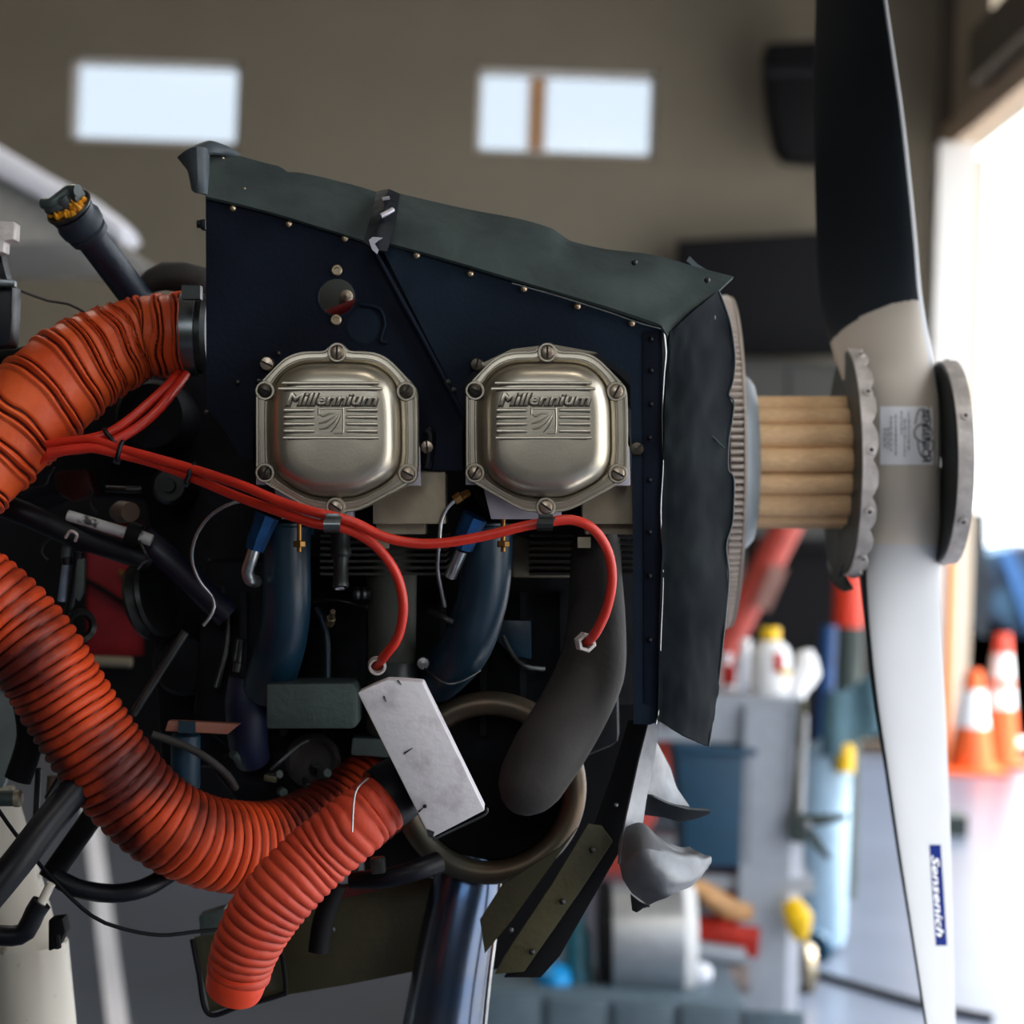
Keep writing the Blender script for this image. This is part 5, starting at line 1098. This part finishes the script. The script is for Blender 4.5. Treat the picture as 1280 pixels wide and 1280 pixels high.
# polished drum lying on its side
root = base('metal_drum'); dd_ = 5.2
b = MB(); b.lathe(P(762, 1172, dd_), AX_R, [(0, 0), (PX(66, dd_), 0), (PX(67, dd_), .01), (PX(67, dd_), PX(92, dd_)), (PX(64, dd_), PX(93, dd_)), (0, PX(93, dd_))], 48); b.build('shell', M['chrome'], root)
b = MB(); b.lathe(P(748, 1172, dd_), AX_R, [(0, 0), (PX(70, dd_), 0), (PX(71, dd_), PX(15, dd_)), (0, PX(15, dd_))], 48); b.build('black_end_band', M['mblack'], root)
b = MB(); b.lathe(P(852, 1172, dd_), AX_R, [(PX(60, dd_), 0), (PX(68, dd_), 0), (PX(64, dd_), PX(16, dd_)), (0, PX(18, dd_))], 48); b.build('white_end_cap', M['whp'], root)
fin(root, 'polished metal drum with black end band below the torn scoop', 'drum')
one('blue_bottle_cap', MB().lathe(P(692, 1230, 5.1), AX_U, [(0, 0), (PX(22, 5.1), 0), (PX(22, 5.1), .03), (PX(10, 5.1), .05), (0, .05)], 20), mat('sky_blue_plastic', (20, 150, 220), .4), 'bright blue cap left of the metal drum', 'cap')
one('teal_bottle', MB().lathe(P(722, 1232, 5.15), AX_U, [(0, 0), (PX(17, 5.1), 0), (PX(17, 5.1), .12), (PX(8, 5.1), .15), (PX(8, 5.1), .2), (0, .2)], 20), mat('teal_plastic', (40, 110, 130), .4), 'teal bottle between the blue cap and the metal drum', 'bottle')
one('white_ball', MB().lathe(P(876, 1232, 5.2), AX_U, [(0, 0)] + [(PX(15, 5.2) * math.sin(t), PX(15, 5.2) * (1 - math.cos(t))) for t in [k * math.pi / 8 for k in range(1, 9)]], 20), M['cartw'], 'small white ball right of the metal drum', 'ball')
# grey tote with ribs
root = base('storage_tote')
b = MB(); b.slab([(596, 1238, 5.0), (700, 1240, 5.0), (820, 1248, 5.0), (934, 1258, 5.0), (930, 1420, 5.0), (600, 1410, 5.0)], .5, bev=.01); b.build('tote_body', M['tote'], root)
for k in range(5):
    x = 598 + k * 83; y = 1236 + k * 5
    b = MB(); b.slab([(x + 4, y + 8, 4.985), (x + 76, y + 11, 4.985), (x + 76, y + 170, 4.985), (x + 4, y + 170, 4.985)], .02, bev=.004); b.build('panel', M['tote'], root)
fin(root, 'blue grey plastic tote with recessed panels at the bottom edge', 'tote')
# stand, wheel under the cart
# hanging scissors clamp
root = base('bench_clamp'); d = 5.5
b = MB(); b.slab([(989, 1018, d), (1010, 1018, d), (1008, 1056, d), (988, 1052, d)], .04, bev=.004); b.build('jaw_block', M['dgreen'], root)
b = MB(); b.slab([(1004, 1020, d), (1060, 1018, d), (1060, 1025, d), (1006, 1036, d)], .02, bev=.003); b.build('jaw', M['dgreen'], root)
b = MB(); b.slab([(1006, 1036, d), (1014, 1034, d), (1040, 1072, d), (1034, 1076, d), (1016, 1058, d)], .02, bev=.003); b.build('jaw', M['dgreen'], root)
b = MB(); b.lathe(P(1009, 1031, d - .002), -AX_F, [(PX(6, d), 0), (PX(5, d), .006), (0, .007)], 16); b.build('pivot_bolt', M['silver'], root)
fin(root, 'dark open jawed clamp on the edge of the grey cart', 'clamp')
one('clamp_bar', MB().cyl(P(1003, 875, 5.53), P(993, 1050, 5.53), .011, 12), M['olive'], 'thin olive bar hanging beside the cart post above the clamp', 'bar')
# gas bottle
root = base('gas_bottle'); xg = P(1030, 1000, 7.0).x; r_ = PX(33, 7.0); zt = P(1030, 925, 7.0).z
b = MB(); b.lathe((xg, 7.0, 0), (0, 0, 1), [(0, .02), (r_ * .9, .02), (r_, .06), (r_, zt - .1), (r_ * .8, zt - .03), (r_ * .3, zt), (0, zt)], 32); b.build('body', M['lblue'], root)
b = MB(); b.lathe((xg + .05, 6.9, zt - .09), (0, 0, 1), [(0, 0), (.03, 0), (.03, .07), (.02, .09), (0, .09)], 16); b.build('yellow_valve', M['yelp'], root)
fin(root, 'light blue gas bottle behind the clamp beside the cart', 'gas bottle')
blob('yellow_glove', ((988, 1130, 5.5), (998, 1148, 5.48), (1000, 1168, 5.5)), (12, 18, 12), M['yelp'], 'bright yellow glove on the cart post', 'glove', seed=6)
one('teal_cloth', MB().sheet([[(1030, 868, 6.95), (1060, 862, 6.92), (1092, 840, 6.95), (1098, 838, 6.95)], [(1028, 900, 6.92), (1060, 905, 6.9), (1090, 890, 6.92), (1100, 885, 6.95)], [(1026, 946, 6.9), (1050, 944, 6.88), (1070, 930, 6.92), (1102, 910, 6.95)]], .01, 14, 10, fn=lambda u, v: .02 * math.sin(u * 9)), M['teal'], 'teal grey cloth draped behind the lower blade', 'cloth')
one('castor_wheel', MB().lathe(P(1003, 1210, 6.4), AX_R, [(0, 0), (PX(28, 6.4), 0), (PX(32, 6.4), .01), (PX(28, 6.4), .035), (0, .035)], 28), M['dullal'], 'grey wheel right of the cart post bottom', 'wheel')
one('rubber_wheel', MB().lathe(P(1018, 1186, 6.66), (AX_F * 1 + AX_R * .5), [(0, 0), (PX(20, 6.66), 0), (PX(22, 6.66), .02), (PX(20, 6.66), .04), (0, .04)], 28), M['bin'], 'dark blue wheel at the foot of the light blue bottle', 'wheel')
pts = [onfloor(1000, 1218), onfloor(1040, 1228), onfloor(1090, 1243), onfloor(1160, 1262), onfloor(1240, 1278)]
one('floor_cable', MB().tube([p + Vector((0, 0, .012)) for p in pts], .012, 10), M['black'], 'dark cable lying on the floor under the lower blade', 'cable')
# dark box on the floor at right
g0 = onfloor(1196, 1046); kx = g0.y / F_PX
one('floor_weight', MB().box((g0.x - .005, g0.y + .1, g0.z + .045), (.055, .09, .045)), M['dgreen'], 'small dark block on the floor right of the lower blade', 'block')
# cones
def cone(px, pyb, hpx, wpx, cols, label):
    g = onfloor(px, pyb); k = g.y / F_PX; h = hpx * k; r = wpx * k / 2; root = base('traffic_cone')
    b = MB(); b.box((g.x, g.y, .015), (r * 1.25, r * 1.25, .015)); b.build('cone_base', M['ora'], root, False)
    z = .03; prev = r
    for (f0, f1, m, nm) in cols:
        b = MB(); r0 = r * (1 - f0) * .62 + .045; r1_ = r * (1 - f1) * .62 + .045
        b.lathe((g.x, g.y, 0), (0, 0, 1), [(r0 * .9, h * f0 + .03), (r0, h * f0 + .03), (r1_, h * f1 + .03), (r1_ * .85, h * f1 + .03)], 28); b.build(nm, m, root)
    return fin(root, label, 'traffic cone')
cone(1213, 966, 122, 62, ((0, .42, M['ora'], 'cone_band'), (.42, .8, M['whp'], 'reflective_collar'), (.8, 1, M['ora'], 'cone_tip')), 'shorter orange cone with one wide white collar')
cone(1248, 958, 160, 52, ((0, .42, M['ora'], 'cone_band'), (.42, .58, M['whp'], 'reflective_collar'), (.58, .64, M['ora'], 'cone_band'), (.64, .84, M['whp'], 'reflective_collar'), (.84, 1, mat('cone_red', (226, 80, 60), .5), 'cone_tip')), 'taller slim cone with two white collars and red tip')
xo = P(1186, 800, 12.6).x
one('orange_post', MB().cyl((xo, 12.6, 0), (xo, 12.6, P(1186, 640, 12.6).z), .035, 16), M['orap'], 'thin orange post in front of the white door frame', 'post')
one('parking_kerb', MB().box((P(1230, 960, 13).x, 13.0, .04), (.9, .05, .04)), M['dtrim'], 'low dark rail on the ground behind the cones', 'rail')
# outside: parked blue aircraft and van, far away and blurred
g = P(1260, 760, 30)
root = base('parked_aircraft')
b = MB(); b.slab([(1198, 730, 28), (1215, 695, 28), (1290, 680, 28), (1420, 690, 28), (1420, 860, 28), (1198, 850, 28)], 1.5, bev=.1); b.build('fuselage', M['outblue'], root)
b = MB(); b.slab([(1250, 690, 27.8), (1268, 690, 27.8), (1330, 860, 27.8), (1312, 860, 27.8)], .15); b.build('wing_strut', mat('strut_blue', (60, 110, 170), .5), root, False)
b = MB(); b.slab([(1215, 640, 27.9), (1232, 640, 27.9), (1236, 800, 27.9), (1218, 800, 27.9)], .2); b.build('tail_post', M['outdark'], root, False)
for wxp in (1235, 1330): b = MB(); b.lathe(P(wxp, 820, 28), AX_F, [(0, 0), (.45, 0), (.5, .1), (.45, .25), (0, .25)], 24); b.build('wheel', M['mblack'], root)
fin(root, 'blurred blue aircraft parked outside the open doorway', 'aircraft')
one('parked_trailer', MB().slab([(1192, 830, 24), (1300, 835, 24), (1310, 900, 24), (1192, 900, 24)], 1.0, bev=.1).slab([(1196, 760, 24), (1212, 760, 24), (1212, 792, 24), (1196, 792, 24)], .4, bev=.03), M['outdark'], 'dark grey trailer outside behind the cones', 'trailer')
# red box behind the accessory case
root = base('red_box')
b = MB(); b.slab([(95, 640, 2.262), (196, 640, 2.262), (196, 836, 2.262), (95, 836, 2.262)], .2, bev=.01); b.build('box_body', M['redd'], root)
b = MB(); b.tube([P(*p) for p in ((98, 720, 2.258), (130, 738, 2.258), (175, 768, 2.258))], PX(3, 2.6), 8); b.build('strap', M['mblack'], root)
b = MB(); b.lathe(P(152, 716, 2.262), -AX_F, [(PX(5, 2.26), 0), (PX(4, 2.26), .005), (0, .006)], 14); b.build('latch', M['brass'], root)
fin(root, 'dark red box seen through the firewall gap beside the long duct', 'box')
one('grey_rail', MB().cyl(P(112, 826, 2.245), P(165, 828, 2.245), PX(7, 2.245), 14), M['dullal'], 'grey horizontal rail below the dark red box', 'rail')
root = base('firewall')
for pts in (((-300, 470), (330, 430), (520, 640), (520, 654), (-300, 654)), ((-300, 654), (106, 654), (106, 824), (100, 960), (-10, 860), (-300, 760)), ((180, 654), (520, 654), (520, 1040), (300, 1040), (180, 1000)), ((106, 820), (180, 820), (180, 1000), (100, 960))):
    b = MB(); b.slab([(x, y, 2.25) for x, y in pts], .01); b.build('panel', M['mblack'], root, False)
fin(root, 'black firewall panel closing the back of the engine bay', 'firewall')
# orange strip behind window 2
xc = P(671, 140, BY + 1.6).x
one('outdoor_post', MB().box((xc, BY + 1.6, 3.0), (.065, .06, 3.0)), mat('amber_paint', (255, 176, 96), .6, var=.02), 'amber post standing outside the right rear window', 'post')
mb = MB(); mb.box((-3, BY + 12, -.06), (16, 11.5, .05)); struct('ground', mb, M['apron'])

# more small hardware in the dark engine bay
pipe('fuel_line', ((262, 700, 1.72), (280, 740, 1.70), (284, 800, 1.69), (270, 860, 1.68)), 4, 'dsteel', 'thin dark line running down right of the curved steel line', 'line')
pipe('fuel_line', ((395, 760, 1.67), (408, 790, 1.665), (410, 850, 1.66)), 4, 'blueint', 'thin blue grey line between the left intake tube and the grey exhaust pipe', 'line')
pipe('fuel_line', ((392, 752, 1.67), (420, 750, 1.66), (450, 757, 1.66), (470, 762, 1.67)), 2.2, 'dsteel', 'thin level line below the bare spark plug', 'line')
one('sensor_plug', MB().cyl(P(412, 780, 1.65), P(414, 772, 1.64), PX(6, 1.65), 6).cyl(P(414, 773, 1.64), P(416, 764, 1.63), PX(3.5, 1.65), 10), M['fast'], 'tiny tan plug fitting below the bare spark plug', 'fitting')
one('hose_barb', MB().cyl(P(60, 1000, 1.63), P(84, 960, 1.64), PX(6, 1.63), 10).cyl(P(84, 962, 1.64), P(92, 948, 1.65), PX(8, 1.63), 6), M['dsteel'], 'small steel barb left of the long duct above the thick mount tube', 'fitting')
pipe('safety_wire', ((60, 700, 1.66), (52, 690, 1.66), (58, 676, 1.66), (70, 668, 1.65)), 2, 'dsteel', 'short wire loop under the black mount tube at the left', 'wire')
one('white_fitting', MB().slab([(96, 700, 1.64), (106, 698, 1.64), (104, 740, 1.64), (98, 752, 1.64), (92, 745, 1.64)], .008, bev=.001), M['sump'], 'small pale grey bracket at the left edge of the dark red box', 'bracket')

GROUPS = dict(rocker_cover='rocker covers on the cylinder heads', cylinder_head='cylinder heads side by side', engine_baffle='navy baffle panels around the cylinders', duct_hose='orange corrugated duct hoses',
    ignition_lead='red ignition leads', cable_tie='black cable ties on the red leads', lead_clamp='band clamps under the covers', primer_line='thin steel primer lines', intake_tube='dark blue intake tubes',
    exhaust_pipe='exhaust pipes below the cylinders', drain_fitting='blue anodised fittings', mount_tube='black mount tubes at the left', traffic_cone='traffic cones by the doorway', spinner_bulkhead='spinner bulkheads on the propeller hub',
    spray_can='cans on the cart', rag='red rags on the cart', fuel_line='thin lines in the engine bay', upright_line='upright lines at the lower left', induction_casting='grey green castings by the shield')
for o in SC.objects:
    if o.parent is None and 'label' in o and o.name.split('.')[0] in GROUPS: o['group'] = GROUPS[o.name.split('.')[0]]
